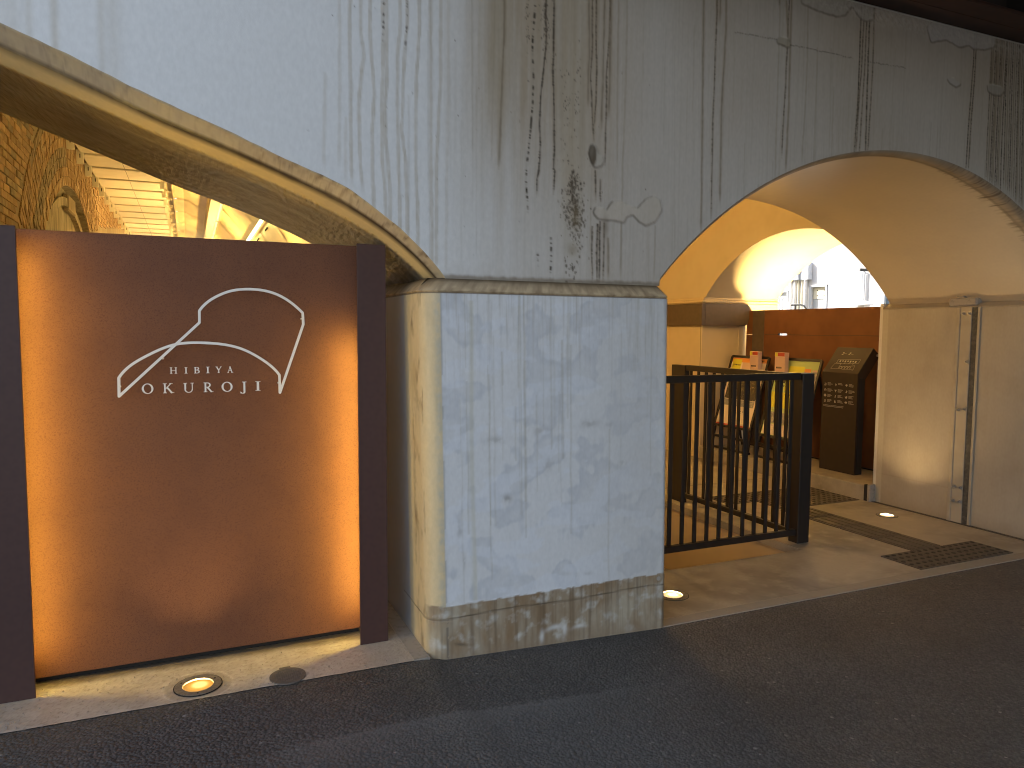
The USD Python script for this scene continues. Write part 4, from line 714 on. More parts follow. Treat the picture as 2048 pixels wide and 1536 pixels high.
def glyph(c):
    """serif capitals, cap height 1"""
    K, t = 0.165, 0.075
    def stem(x): return [R_(x - K / 2, 0, x + K / 2, 1), serif(x, 0, 0.36), serif(x, 1, 0.36, True)]
    def ell(cx, cy, rx, ry): return affinity.translate(affinity.scale(Point(0, 0).buffer(1, 20), rx, ry), cx, cy)
    if c == 'I': return unary_union(stem(0.19))
    if c == 'H': return unary_union(stem(0.19) + stem(0.86) + [R_(0.2, 0.47, 0.85, 0.47 + t)])
    if c == 'B':
        return unary_union(stem(0.19) + [ell(0.38, 0.755, 0.34, 0.245).difference(ell(0.36, 0.755, 0.19, 0.18)).intersection(R_(0.26, 0, 2, 2)), ell(0.40, 0.27, 0.40, 0.27).difference(ell(0.37, 0.27, 0.235, 0.2)).intersection(R_(0.26, -1, 2, 2)), R_(0.2, 0, 0.42, t), R_(0.2, 1 - t, 0.4, 1), R_(0.2, 0.49, 0.42, 0.49 + t * 0.8)])
    if c == 'Y': return unary_union([R_(0.42 - K / 2, 0, 0.42 + K / 2, 0.46), serif(0.42, 0, 0.36), L_((0.13, 1), (0.43, 0.42), K), L_((0.75, 1), (0.44, 0.42), t * 1.1), serif(0.13, 1, 0.32, True), serif(0.75, 1, 0.28, True)])
    if c == 'A': return unary_union([L_((0.15, 0), (0.47, 1.0), t * 1.1), L_((0.44, 1.02), (0.78, 0), K), R_(0.26, 0.3, 0.68, 0.3 + t), serif(0.14, 0, 0.28), serif(0.79, 0, 0.34)])
    if c == 'O': return ell(0.52, 0.5, 0.52, 0.53).difference(affinity.rotate(ell(0.52, 0.5, 0.335, 0.455), 6))
    if c == 'K': return unary_union(stem(0.19) + [L_((0.24, 0.43), (0.78, 1), t * 1.2), L_((0.38, 0.6), (0.86, 0), K), serif(0.76, 1, 0.32, True), serif(0.88, 0, 0.36)])
    if c == 'U':
        b = ell(0.5, 0.36, 0.39, 0.38).difference(ell(0.515, 0.36, 0.275, 0.31)).intersection(R_(0, -1, 2, 0.36))
        return unary_union([R_(0.11, 0.35, 0.11 + K, 1), R_(0.8, 0.35, 0.8 + t * 1.2, 1), b, serif(0.19, 1, 0.36, True), serif(0.84, 1, 0.30, True)])
    if c == 'R': return unary_union(stem(0.19) + [ell(0.38, 0.735, 0.35, 0.265).difference(ell(0.36, 0.735, 0.2, 0.195)).intersection(R_(0.26, 0, 2, 2)), R_(0.2, 1 - t, 0.4, 1), R_(0.2, 0.47, 0.4, 0.47 + t), L_((0.40, 0.5), (0.80, 0), K), serif(0.84, 0, 0.28)])
    if c == 'J': return unary_union([R_(0.36 - K / 2, -0.05, 0.36 + K / 2, 1), serif(0.36, 1, 0.38, True), ell(0.23, -0.08, 0.215, 0.2).difference(ell(0.17, -0.03, 0.14, 0.17)).intersection(R_(0.0, -1, 0.45, 0.02)), ell(0.07, -0.17, 0.075, 0.075)])
def letters(word, xsl, z, h, wid):
    for c, (x0, x1) in zip(word, xsl):
        gph = glyph(c); b = gph.bounds; s = (x1 - x0) / (b[2] - b[0])
        gph = affinity.scale(affinity.translate(gph, -b[0], 0), s, h, origin=(0, 0)); gph = affinity.translate(gph, x0, z)
        m = to_xz(extr(gph, 0.005), YE + 0.008); bb = m.bounds; xc, zc = (bb[0, 0] + bb[1, 0]) / 2, (bb[0, 2] + bb[1, 2]) / 2
        obj('letter', m, 'white_metal', sg, label=f'white letter {c}')
letters('HIBIYA', [(-0.076, -0.049), (-0.022, -0.010), (0.014, 0.036), (0.060, 0.073), (0.096, 0.121), (0.141, 0.165)], 1.311, 0.026, 1)
letters('OKUROJI', [(-0.180, -0.138), (-0.103, -0.062), (-0.028, 0.012), (0.049, 0.086), (0.118, 0.161), (0.191, 0.216), (0.252, 0.272)], 1.2325, 0.0395, 1)

# ------------------------------------------------------------------ railing round the pit
rl_ = thing('railing', 'black brown steel railing with flat bars around the stairwell pit', 'railing')
obj('post', bx(3.884, 3.990, 3.815, 3.905, 0.0045, 1.207, 0.003), 'dark_steel', rl_)
obj('post', bx(3.885, 3.935, 5.14, 5.33, 0.0045, 1.200, 0.003), 'dark_steel', rl_)
obj('post', bx(2.205, 2.255, 3.83, 3.87, -0.1, 1.205, 0.003), 'dark_steel', rl_)
obj('top_rail', bx(2.17, 3.8835, 3.832, 3.868, 1.163, 1.210, 0.003), 'dark_steel', rl_)
obj('bottom_rail', bx(2.17, 3.8835, 3.832, 3.868, 0.060, 0.104, 0.003), 'dark_steel', rl_)
obj('top_rail', bx(3.89, 3.93, 3.9055, 5.1395, 1.156, 1.203, 0.003), 'dark_steel', rl_)
obj('bottom_rail', bx(3.89, 3.93, 3.9055, 5.1395, 0.050, 0.092, 0.003), 'dark_steel', rl_)
for k in range(16): x = 2.310 + 0.1005 * k; obj('bar', bx(x - 0.0145, x + 0.0145, 3.844, 3.856, 0.1035, 1.1635, 0.0015), 'dark_steel', rl_)
for k in range(12): y = 5.087 - 0.1 * k; obj('bar', bx(3.904, 3.916, y - 0.0145, y + 0.0145, 0.0915, 1.1565, 0.0015), 'dark_steel', rl_)

# ------------------------------------------------------------------ rust brown fence closing the side bay
fc = thing('fence', 'rust brown metal fence of large sheets behind the brochure stands', 'fence')
for y0, y1 in ((4.57, 6.604), (6.797, 6.898)):
    for z0, z1 in ((0.155, 0.788), (0.791, 1.4545), (1.4585, 1.738)):
        if y1 > 6.7 and z0 > 1.4:
            pass
        if z0 == 0.791 and y0 < 5:                          # the finger slot is left open in the upper edge of the middle sheet
            obj('sheet', cat(bx(6.095, 6.103, 4.57, 6.252, z0, z1, 0.0008), bx(6.095, 6.103, 6.252, 6.388, z0, z1 - 0.004), bx(6.095, 6.103, 6.388, 6.604, z0, z1, 0.0008)), 'corten_fence', fc)
        elif z0 == 1.4585 and y0 < 5:
            obj('sheet', cat(bx(6.095, 6.103, 4.57, 6.252, z0, z1, 0.0008), bx(6.095, 6.103, 6.252, 6.388, z0 + 0.012, z1), bx(6.095, 6.103, 6.388, 6.604, z0, z1, 0.0008)), 'corten_fence', fc)
        else: obj('sheet', bx(6.095, 6.103, y0, y1, z0, z1, 0.0008), 'corten_fence', fc)
obj('post', bx(6.092, 6.16, 6.606, 6.795, 0.141, 1.739, 0.002), 'hood_steel', fc)
obj('rail', cat(bx(6.1035, 6.13, 4.57, 6.25, 1.44, 1.475), bx(6.1035, 6.13, 6.39, 6.605, 1.44, 1.475), bx(6.1035, 6.13, 4.57, 6.605, 0.77, 0.81)), 'dark_steel', fc)
obj('base_channel', bx(6.085, 6.115, 4.57, 6.9, 0.141, 0.1545), 'dark_steel', fc)

# ------------------------------------------------------------------ information totem
ks = thing('information_totem', 'dark brown information totem with slanted map top in front of the fence', 'information stand')
prof = [(5.715, 0.143), (5.812, 0.143), (5.812, 1.045), (5.985, 1.262), (5.965, 1.292), (5.905, 1.342), (5.715, 1.103)]
m = trimesh.creation.extrude_polygon(Polygon([(p[0], p[1]) for p in prof]), 0.417, engine='earcut')
m.apply_transform(np.array([[1, 0, 0, 0], [0, 0, -1, 5.367], [0, 1, 0, 0], [0, 0, 0, 1.0]])); trimesh.repair.fix_normals(m)
obj('body', m, 'kiosk_steel', ks)
obj('side_trim', bx(5.735, 5.795, 4.944, 4.9495, 0.145, 1.06, 0.001), 'dark_gap', ks)
obj('foot', bx(5.74, 5.79, 4.98, 5.34, 0.141, 0.1429), 'dark_gap', ks)
kn = trimesh.creation.cylinder(0.012, 0.012, sections=16, transform=trimesh.transformations.translation_matrix((5.955, 4.945, 1.272)) @ trimesh.transformations.rotation_matrix(math.pi / 2, (1, 0, 0)))
obj('lock', kn, 'galvanised', ks)
# print on the front: twelve pictograms with lines of small text, three columns by four rows
rk = np.random.default_rng(17)
def front_print(poly): return to_yz(affinity_mesh(poly), 5.7148)
def affinity_mesh(poly): return extr(poly, 0.0008)
tl = []
cols = [0.020, 0.145, 0.272]; rows = [0.985, 0.925, 0.872, 0.822]
def icon(k):
    P_ = Point(0, 0)
    shapes = [sbox(-.9, -.9, .5, -.5).union(sbox(-.5, .2, .6, .5)).union(sbox(.3, -.8, .6, .5)), P_.buffer(.8).intersection(sbox(-1, -.4, 1, 1)).difference(P_.buffer(.4).intersection(sbox(-1, -.4, 1, .3))), P_.buffer(.85).intersection(sbox(-1, -.6, 1, 1)), sbox(-.6, -.8, -.3, .6).union(sbox(.2, -.8, .5, .6)).union(sbox(-.6, -.8, .5, -.5)),
              Polygon([(-.5, .8), (.1, -.9), (.9, .5), (.2, .1)]), Polygon([(-.9, .5), (.9, .6), (.4, -.1), (.1, -.9), (-.3, 0)]), Polygon([(-.4, -.9), (-.2, .4), (.6, .9), (.2, .1), (.1, -.9)]), Polygon([(-.7, .8), (0, 0), (.7, .8), (.2, -.1), (.6, -.8), (-.7, -.8)]),
              Polygon([(-.9, .2), (.2, .8), (.8, .1), (.1, -.7)]), Polygon([(-.9, -.6), (0, .2), (.2, .9), (.7, .4), (.4, -.8), (-.1, -.3)]), Polygon([(-.9, .3), (-.2, .3), (.2, .7), (.9, .4), (.5, -.7), (-.4, -.6)]), affinity.scale(P_.buffer(.9), 1, .6)]
    return shapes[k]
for c in range(3):
    for r_ in range(4):
        u, v = cols[c], rows[r_] - 0.0
        ic = affinity.translate(affinity.scale(icon(c * 4 + r_), 0.017, 0.017, origin=(0, 0)), u + 0.02, v)
        m = to_yz(extr(ic, 0.0008), 5.7148); m.apply_translation((0, 5.367, 0)); obj('pictogram', m, 'print_white', ks)
        for q in range(3 if rk.random() > 0.3 else 2):
            L = rk.uniform(0.035, 0.066); xq = u + 0.048
            while L > 0.004:
                wl = rk.uniform(0.004, 0.010); tl.append(sbox(xq, v + 0.010 - q * 0.0105, xq + wl, v + 0.0145 - q * 0.0105)); xq += wl + 0.0016; L -= wl + 0.0016
for q in range(2):
    xq = 0.022
    while xq < 0.26: wl = rk.uniform(0.004, 0.012); tl.append(sbox(xq, 0.776 - q * 0.011, xq + wl, 0.780 - q * 0.011)); xq += wl + 0.002
m = cat(*[extr(p, 0.0006) for p in tl]); m = to_yz(m, 5.7148); m.apply_translation((0, 5.367, 0)); obj('small_text', m, 'print_white', ks, kind='stuff')
# line map on the slanted top; local u across (0..0.417), v up the slope (0..0.306)
du = np.array([0, -1.0, 0]); dv = np.array([0.190, 0, 0.239]); SL = np.linalg.norm(dv); dv = dv / SL; dn = np.cross(du, dv); dn = dn if dn[0] < 0 else -dn
def on_slant(poly, d=0.0007):
    m = extr(poly, d); T4 = np.eye(4); T4[:3, 0] = du; T4[:3, 1] = dv; T4[:3, 2] = dn; T4[:3, 3] = np.array([5.715, 5.367, 1.103]) + dn * 0.0002
    m.apply_transform(T4); trimesh.repair.fix_normals(m); return m
def outline(pts, w=0.0022): return LineString(pts + [pts[0]]).buffer(w / 2, cap_style='square')
mp = [outline([(0.10, 0.155), (0.355, 0.165), (0.35, 0.118), (0.10, 0.112)]), outline([(0.085, 0.108), (0.16, 0.108), (0.155, 0.045), (0.07, 0.045)]), outline([(0.165, 0.07), (0.33, 0.09), (0.335, 0.04), (0.168, 0.045)])]
for k in range(4): mp.append(LineString([(0.178 + 0.034 * k + 0.013 * math.cos(a), 0.05 + 0.026 * math.sin(a)) for a in np.linspace(0, math.pi, 9)]).buffer(0.0016))
for k in range(7): mp.append(sbox(0.125 + 0.03 * k, 0.126 + 0.006 * (k % 2), 0.14 + 0.03 * k, 0.146))
for k in range(2): mp += [sbox(0.10 + 0.08 * k, 0.215, 0.118 + 0.08 * k, 0.223), sbox(0.104 + 0.08 * k, 0.232, 0.122 + 0.08 * k, 0.243), sbox(0.128 + 0.08 * k, 0.225, 0.155 + 0.08 * k, 0.2275)]
for k in range(5): mp.append(LineString([(0.09 + 0.05 * k, 0.108), (0.105 + 0.05 * k, 0.114)]).buffer(0.0014))
obj('map_drawing', cat(*[on_slant(p) for p in mp]), 'print_white', ks)

# ------------------------------------------------------------------ brochure stands
def stand(name, label, y1, content, zb=0.395):
    """easel whose face leans back: local u 0..0.62 along -y from y1, v up the slope"""
    t = thing(name, label, 'poster stand', group='poster stands in front of the fence')
    b0 = np.array([5.60, y1, zb]); up = np.array([0.25, 0, 1.212 - zb]); H = np.linalg.norm(up); up = up / H; ac = np.array([0, -1.0, 0]); nn = np.cross(ac, up); nn = nn if nn[0] < 0 else -nn
    T4 = np.eye(4); T4[:3, 0] = ac; T4[:3, 1] = up; T4[:3, 2] = nn; T4[:3, 3] = b0
    def place(m): m = m.copy(); m.apply_transform(T4); trimesh.repair.fix_normals(m); return m
    W_ = 0.625
    fr = sbox(0, 0, W_, H).buffer(-0.03).buffer(0.03, 6).difference(sbox(0.028, 0.028, W_ - 0.028, H - 0.028).buffer(-0.008).buffer(0.008))
    m = extr(fr, 0.018); m.apply_translation((0, 0, -0.006)); obj('frame', place(m), 'dark_steel', t)
    obj('back_board', place(bx(0.02, W_ - 0.02, 0.02, H - 0.02, -0.006, -0.002)), 'dark_steel', t)
    m = bx(0.028, W_ - 0.028, 0.028, H - 0.028, -0.0015, 0.0005); obj('poster', place(m), content[0], t)
    for i, (u0, u1, v0, v1, mt) in enumerate(content[1]):
        obj('print_block', place(bx(u0, u1, v0, v1, 0.0006, 0.0014 + 0.0004 * (i % 3))), mt, t)
    for lines in content[2]:
        u0, v0, n_, wd, hh = lines; q = []; x = u0
        for k in range(n_): q.append(bx(x, x + wd * (0.6 + 0.4 * ((k * 7) % 3) / 2), v0, v0 + hh, 0.0018, 0.0025)); x += wd * 1.35
        obj('lettering', place(cat(*q)), 'ink', t)
    for u in (0.015, W_ - 0.015):
        p0 = b0 + ac * u + up * 0.05 - nn * 0.015; p1 = np.array([5.572, p0[1], 0.141]); obj('leg', bar(p1, p0, 0.022, 0.014), 'dark_steel', t)
        p2 = b0 + ac * u + up * (H * 0.8) - nn * 0.02; obj('leg', bar((6.02, p0[1], 0.141), p2, 0.022, 0.014), 'dark_steel', t)
    obj('foot_bar', bx(5.565, 5.6, y1 - W_, y1, 0.141, 0.165, 0.003), 'dark_steel', t)
    obj('cross_bar', bx(5.58, 5.605, y1 - W_ + 0.02, y1 - 0.02, 0.27, 0.30, 0.003), 'dark_steel', t)
    return place
stand('poster_stand', 'left black framed poster stand with cream poster and dark photo, behind the railing', 6.845, ('paper_cream', [(0.03, 0.595, 0.775, 0.825, 'paper_orange'), (0.045, 0.19, 0.67, 0.81, 'paper_yellow'), (0.215, 0.34, 0.66, 0.775, 'paper_pink'), (0.46, 0.585, 0.66, 0.785, 'paper_cream'), (0.06, 0.56, 0.34, 0.62, 'photo_dark'), (0.06, 0.56, 0.26, 0.335, 'paper_grey'), (0.03, 0.595, 0.03, 0.045, 'paper_red')], [(0.07, 0.735, 6, 0.014, 0.016), (0.47, 0.79, 4, 0.016, 0.02), (0.10, 0.64, 7, 0.03, 0.012), (0.3, 0.2, 5, 0.02, 0.006), (0.3, 0.18, 4, 0.02, 0.006)]))
stand('poster_stand', 'right black framed poster stand with large yellow sheet, next to the totem', 6.110, ('paper_lime', [(0.20, 0.41, 0.52, 0.79, 'paper_yellow'), (0.415, 0.50, 0.56, 0.77, 'paper_orange'), (0.505, 0.59, 0.50, 0.74, 'paper_grey'), (0.52, 0.58, 0.71, 0.76, 'paper_pink'), (0.04, 0.19, 0.60, 0.70, 'photo_dark'), (0.04, 0.59, 0.33, 0.50, 'paper_yellow'), (0.04, 0.59, 0.16, 0.28, 'paper_grey'), (0.04, 0.59, 0.035, 0.15, 'paper_cream')], [(0.1, 0.56, 6, 0.02, 0.02), (0.23, 0.47, 8, 0.018, 0.012)]), 0.372)
for y0, y1, lab in ((6.305, 6.435, 'pale leaflet box with red top on the left poster stand'), (5.905, 6.05, 'pale leaflet box with red top on the right poster stand')):
    b = thing('leaflet_box', lab, 'leaflet box', group='leaflet boxes on the poster stands')
    obj('box', bx(5.745, 5.80, y0, y1, 1.03, 1.225, 0.002), 'paper_pink', b)
    obj('top_band', bx(5.743, 5.802, y0 - 0.001, y1 + 0.001, 1.2255, 1.27, 0.002), 'paper_pink', b)
    obj('leaflet', bx(5.7415, 5.7428, y0 + 0.005, y1 - 0.045, 1.232, 1.268), 'paper_red', b)
    obj('leaflet', bx(5.7415, 5.7428, y1 - 0.042, y1 - 0.004, 1.228, 1.268), 'paper_yellow', b)
    obj('lettering', cat(*[bx(5.7438, 5.7448, y1 - 0.035 - 0.016 * k, y1 - 0.024 - 0.016 * k, 1.10, 1.118) for k in range(5)]), 'ink', b)
    obj('hook', bx(5.8005, 5.84, (y0 + y1) / 2 - 0.02, (y0 + y1) / 2 + 0.02, 1.13, 1.16), 'dark_steel', b)
# ------------------------------------------------------------------ far pier and arched side wall of the bay
bay = thing('side_arcade', 'warm lit cream side wall with a round arch opening to the outdoors', 'arcade')
CY, CZ, RA = 5.60, 0.76, 1.74
yy = np.unique(np.r_[np.linspace(4.5, 6.93, 90), np.linspace(6.93, 14, 30)])
zlo = np.where(yy <= 6.931, CZ + np.sqrt(np.maximum(RA ** 2 - (yy - CY) ** 2, 0)), 1.88)
zz = np.linspace(0, 1, 8)
P = np.stack([np.full((len(yy), 8), 5.5), np.repeat(yy[:, None], 8, 1), zlo[:, None] + (4.2 - zlo[:, None]) * zz], -1)
g = grid(P); g.invert() if g.face_normals[:, 0].mean() > 0 else None
obj('wall', g, 'room_paint', bay)
a = np.linspace(math.acos((6.931 - CY) / RA), math.pi - math.acos((6.931 - CY) / RA), 90)
prof = [(5.5, 0.0), (5.52, -0.0), (6.05, 0.0), (6.6, 0.0)]
P = np.stack([np.repeat(np.array([p[0] for p in prof])[None], len(a), 0), CY + RA * np.cos(a)[:, None] + np.zeros((1, 4)), CZ + RA * np.sin(a)[:, None] + np.zeros((1, 4))], -1)
g = grid(P); g.invert() if g.face_normals[:, 2].mean() > 0 else None
obj('arch_soffit', g, 'room_paint', bay, smooth=True)
yo = CY + RA * np.cos(a); zo = CZ + RA * np.sin(a)
obj('outer_wall', cat(grid(np.stack([np.stack([yo * 0 + 6.6, yo, zo], -1), np.stack([yo * 0 + 6.6, yo, yo * 0 + 3.7], -1)], 1)), bx(6.58, 6.601, 3.03, 4.3, 1.74, 3.7), bx(6.58, 6.601, 6.9, 16, 1.88, 3.7)), 'plain_paint', bay)
obj('far_pier', bx(5.452, 6.6, 6.918, 14.0, 0.0, 1.822, 0.01), 'cream_paint', bay)
prof_l = Polygon([(5.452, 1.822), (5.452, 1.845), (5.50, 1.885), (6.6, 1.885), (6.6, 1.822)])
obj('impost', cat(bx(5.44, 6.6, 6.905, 14, 1.8225, 1.85, 0.006), bx(5.475, 6.6, 6.925, 14, 1.85, 1.884, 0.02)), 'cream_paint', bay)
obj('corner_joint', bx(5.4505, 5.4518, 6.93, 6.936, 0.15, 1.55), 'sealant', bay)
obj('frame_strip', bx(5.985, 6.04, 6.905, 6.9175, 0.141, 1.55, 0.003), 'cream_paint', bay)
hd = thing('hood', 'dark brown metal hood wrapping the far pier above the cream panels', 'hood')
obj('side_casing', bx(5.40, 5.4515, 6.858, 12.0, 1.556, 1.812, 0.003), 'hood_steel', hd)
m = trimesh.convex.convex_hull(np.array([(x, y, z) for y in (6.858, 6.904) for x, z in ((5.452, 1.556), (5.452, 1.812), (6.065, 1.812), (6.13, 1.752), (6.075, 1.58), (6.03, 1.556))]))
obj('front_casing', m, 'hood_steel', hd)

# the room behind the right arch: dividing wall, ceiling, end wall, a warm lamp
rm = thing('underpass_room', 'warm plastered room behind the right arch', 'room')
obj('dividing_wall', bx(1.95, 2.165, 4.62, 14.0, -0.02, 4.2), 'room_paint', rm)
obj('ceiling', bx(2.166, 5.5, 4.5, 14.0, 4.2, 4.3), 'room_paint', rm)
obj('end_wall', bx(2.166, 5.5, 14.0, 14.1, -0.02, 4.2), 'room_paint', rm)
emit_mat('room_glow', (1.0, 0.57, 0.16), 36.0)
for k, (x, y) in enumerate(((2.75, 5.7), (2.75, 8.2))):
    L = thing('wall_lamp', ['nearer', 'farther'][k] + ' warm globe lamp in the room behind the right arch', 'lamp', group='globe lamps in the room')
    g = trimesh.creation.icosphere(3, 0.13); g.apply_translation((x, y, 2.45)); obj('globe', g, 'room_glow', L, smooth=True)
    obj('bracket', bx(2.166, x - 0.11, y - 0.02, y + 0.02, 2.40, 2.44), 'dark_steel', L); obj('backplate', bx(2.1655, 2.18, y - 0.06, y + 0.06, 2.35, 2.49, 0.003), 'dark_steel', L)
# floodlight behind the fence washing the arch
emit_mat('flood_glow', (1.0, 0.66, 0.24), 210.0)
fd = thing('floodlight', 'bright floodlight behind the rust fence washing the side arch', 'floodlight')
obj('housing', cat(bx(6.28, 6.48, 6.12, 6.40, 1.36, 1.40, 0.004), bx(6.27, 6.28, 6.12, 6.40, 1.36, 1.47), bx(6.48, 6.49, 6.12, 6.40, 1.36, 1.50), bx(6.37, 6.39, 6.25, 6.27, 0.141, 1.36)), 'dark_steel', fd)
obj('lens', bx(6.295, 6.465, 6.14, 6.38, 1.4005, 1.412), 'flood_glow', fd)

# ------------------------------------------------------------------ the passage behind the sign: brick viaduct, panel ceiling, metal vault
bv = thing('brick_viaduct', 'old brick viaduct wall with a blind arch along the lit passage', 'viaduct')
XB = -1.5
AY, AZ, ARI, ARO = 12.6, -0.55, 4.05, 5.05             # blind arch: centre (y, z), inner and outer radius of its brick rings
def in_ring(y, z): return np.hypot(y - AY, z - AZ)
yg = np.linspace(7.0, 24.0, 171); zg = np.linspace(0, 1, 24)
def z_in(y): return np.where(np.abs(y - AY) < ARI, AZ + np.sqrt(np.maximum(ARI ** 2 - (y - AY) ** 2, 0)), 0.0)
P = np.stack([np.full((len(yg), 24), XB - 0.012), np.repeat(yg[:, None], 24, 1), z_in(yg)[:, None] + (4.6 - z_in(yg)[:, None]) * zg], -1)
g = grid(P); g.invert() if g.face_normals[:, 0].mean() < 0 else None
obj('wall', g, 'mortar', bv)
obj('pilaster', bx(XB - 0.1, XB + 0.10, 4.3, 6.95, 0, 4.6, 0.02), 'streaked_render', bv)
aa = np.linspace(0.05, math.pi - 0.05, 80)
P = np.stack([np.stack([np.full(80, x), AY + ARI * np.cos(aa), AZ + ARI * np.sin(aa)], -1) for x in (XB - 0.012, XB - 0.15)], 1)
g = grid(P); g.invert() if g.face_normals[:, 2].mean() > 0 else None
obj('arch_soffit', g, 'streaked_render', bv)
obj('arch_infill', bx(XB - 0.6, XB - 0.14, AY - 4.2, AY + 4.2, 0, 3.7), 'streaked_render', bv)
ri = [(AY + (ARI - 0.32) * math.cos(q), AZ + 0.05 + (ARI - 0.32) * math.sin(q)) for q in np.linspace(0.1, math.pi - 0.1, 70)]
ro = [(AY + (ARI - 0.20) * math.cos(q), AZ + 0.05 + (ARI - 0.20) * math.sin(q)) for q in np.linspace(0.1, math.pi - 0.1, 70)]
m = extr(Polygon(ri + ro[::-1]), 0.07); m.apply_transform(np.array([[0, 0, 1, XB - 0.1399], [1, 0, 0, 0], [0, 1, 0, 0], [0, 0, 0, 1.0]])); trimesh.repair.fix_normals(m)
obj('inner_rib', m, 'streaked_render', bv)
obj('arch_niche', bx(XB - 0.137, XB - 0.05, AY - 0.15, AY + 0.55, 3.18, 3.42, 0.03), 'mortar', bv)
rb = np.random.default_rng(23); nb_ = 0; rest = []
# spandrel bricks in running bond
for row in range(60):
    z0 = 1.75 + row * 0.0755; off = (row % 2) * 0.1175
    for col in range(70):
        y0 = 6.96 + col * 0.235 + off
        yc, zc = y0 + 0.1125, z0 + 0.0325
        if in_ring(yc, zc) < ARO + 0.05 or zc > 4.5 or y0 + 0.225 > 23.5: continue
        if zc < 1.5 + 0.118 * yc or zc > 1.55 + 0.255 * yc: continue   # hidden by the sign or by the arch
        if rb.random() < 0.012: continue
        d = rb.uniform(-0.006, 0.009); b = bx(XB - 0.03, XB + d, y0, y0 + 0.225, z0, z0 + 0.065, 0.004 if nb_ < 300 and yc < 11 else 0.0)
        if yc < 11 and nb_ < 300: obj('brick', b, rb.choice(['brick_a', 'brick_a', 'brick_b', 'brick_c']), bv); nb_ += 1
        else: rest.append(b)
# four rings of headers round the blind arch
nr = 0
for k in range(8):
    r0 = ARI + 0.005 + k * 0.125; n_ = int(math.pi * r0 / 0.078)
    for i in range(n_):
        q = math.pi * (i + 0.5) / n_; yc, zc = AY + (r0 + 0.06) * math.cos(q), AZ + (r0 + 0.06) * math.sin(q)
        if zc < 1.5 + 0.115 * yc or zc > 1.58 + 0.262 * yc or zc > 4.5: continue
        d = rb.uniform(-0.006, 0.008); b = bx(XB - 0.03, XB + d, -0.034, 0.034, -0.058, 0.058, 0.003 if (yc < 12 and nr < 300) else 0)
        b.apply_transform(trimesh.transformations.rotation_matrix(q - math.pi / 2, (1, 0, 0))); b.apply_translation((0, yc, zc))
        mt = 'brick_c' if k in (2, 3, 7) else rb.choice(['brick_b', 'brick_a', 'brick_b'])
        if yc < 12 and nr < 300: obj('arch_brick', b, mt, bv); nr += 1
        else: rest.append(b)
if rest: obj('brickwork', cat(*rest), 'brick_a', bv, kind='stuff')

cl_ = thing('panel_ceiling', 'row of pale ceiling panels on brackets along the brick wall of the passage', 'ceiling')
for k in range(22):
    y = 8.0 + k
    obj('panel', bx(-1.44, -0.375, y + 0.05, y + 0.955, 4.12, 4.135, 0.002), 'ceiling_panel', cl_)
    obj('panel_seam', bx(-0.92, -0.914, y + 0.05, y + 0.955, 4.1185, 4.1199), 'sealant', cl_)
    obj('beam', bx(-1.49, -0.345, y - 0.03, y + 0.03, 4.10, 4.175, 0.003), 'ceiling_steel', cl_)
    bk = obj('bracket', bx(-1.495, -1.395, y - 0.06, y - 0.036, 3.95, 4.16, 0.004), 'bracket', cl_)
    obj('slot', bx(-1.452, -1.438, y - 0.0615, y - 0.0601, 4.04, 4.10), 'dark_gap', bk)
    bk = obj('bracket', bx(-0.42, -0.35, y - 0.06, y - 0.036, 4.0, 4.16, 0.004), 'bracket', cl_)
    obj('end_clip', bx(-0.3445, -0.26, y - 0.03, y + 0.03, 4.13, 4.17, 0.003), 'ceiling_steel', cl_)
obj('edge_rail', bx(-0.3705, -0.345, 7.5, 30, 4.176, 4.215, 0.003), 'ceiling_steel', cl_)
vt = thing('metal_vault', 'warm lit metal clad vault over the right side of the passage', 'vault')
VP_ = [(-0.25, 4.36), (-0.04, 4.36), (0.55, 4.06), (1.15, 3.36), (1.62, 2.62), (1.93, 1.9), (1.949, 0.0)]
def vault_strip(y0, y1, dz=0.0):
    P = np.array([[(x, y, z - dz) for y in (y0, y1)] for x, z in VP_]); g = grid(P); g.invert() if g.face_normals[:, 2].mean() > 0 else None; return g
for k in range(13):
    y0 = 4.23 + 2.0 * k; obj('sheet', vault_strip(y0 + 0.01, y0 + 1.95, 0.0), 'vault_metal', vt)
    obj('rib', grid(np.array([[(x - (0.0 if i < 2 else 0.012), y, z - 0.05) for y in (y0 + 1.93, y0 + 2.03)] for i, (x, z) in enumerate(VP_)])), 'vault_metal', vt)
obj('outer_shell', cat(*[grid(np.array([[(x + 0.06, y, z + 0.06) for y in (4.23, 30.2)] for x, z in VP_]))]), 'vault_metal', vt)
obj('crown', bx(-1.6, -0.24, 4.23, 30.2, 4.55, 4.65), 'vault_metal', vt)
obj('crown_side', bx(-0.255, -0.245, 4.23, 30.2, 4.34, 4.56), 'vault_metal', vt)
pe = thing('passage_end', 'far end wall of the lit passage', 'wall'); obj('wall', bx(-2.0, 2.0, 30.2, 30.4, 0, 4.7), 'cream_paint', pe)
pg = thing('passage_floor', None, kind='structure'); obj('slab', bx(-2.2, 1.9495, 4.2, 30.2, -0.1, 0.06), 'concrete_floor', pg)
dc = thing('duct', 'boxy grey duct hanging below the metal vault of the passage', 'duct'); obj('casing', bx(0.40, 0.565, 14.0, 30, 3.74, 4.06, 0.004), 'duct', dc); obj('end_cap', bx(0.405, 0.56, 13.985, 13.9995, 3.745, 4.055, 0.003), 'duct', dc)
pp = thing('pipe', 'bright round pipe running below the vault beside the duct', 'pipe')
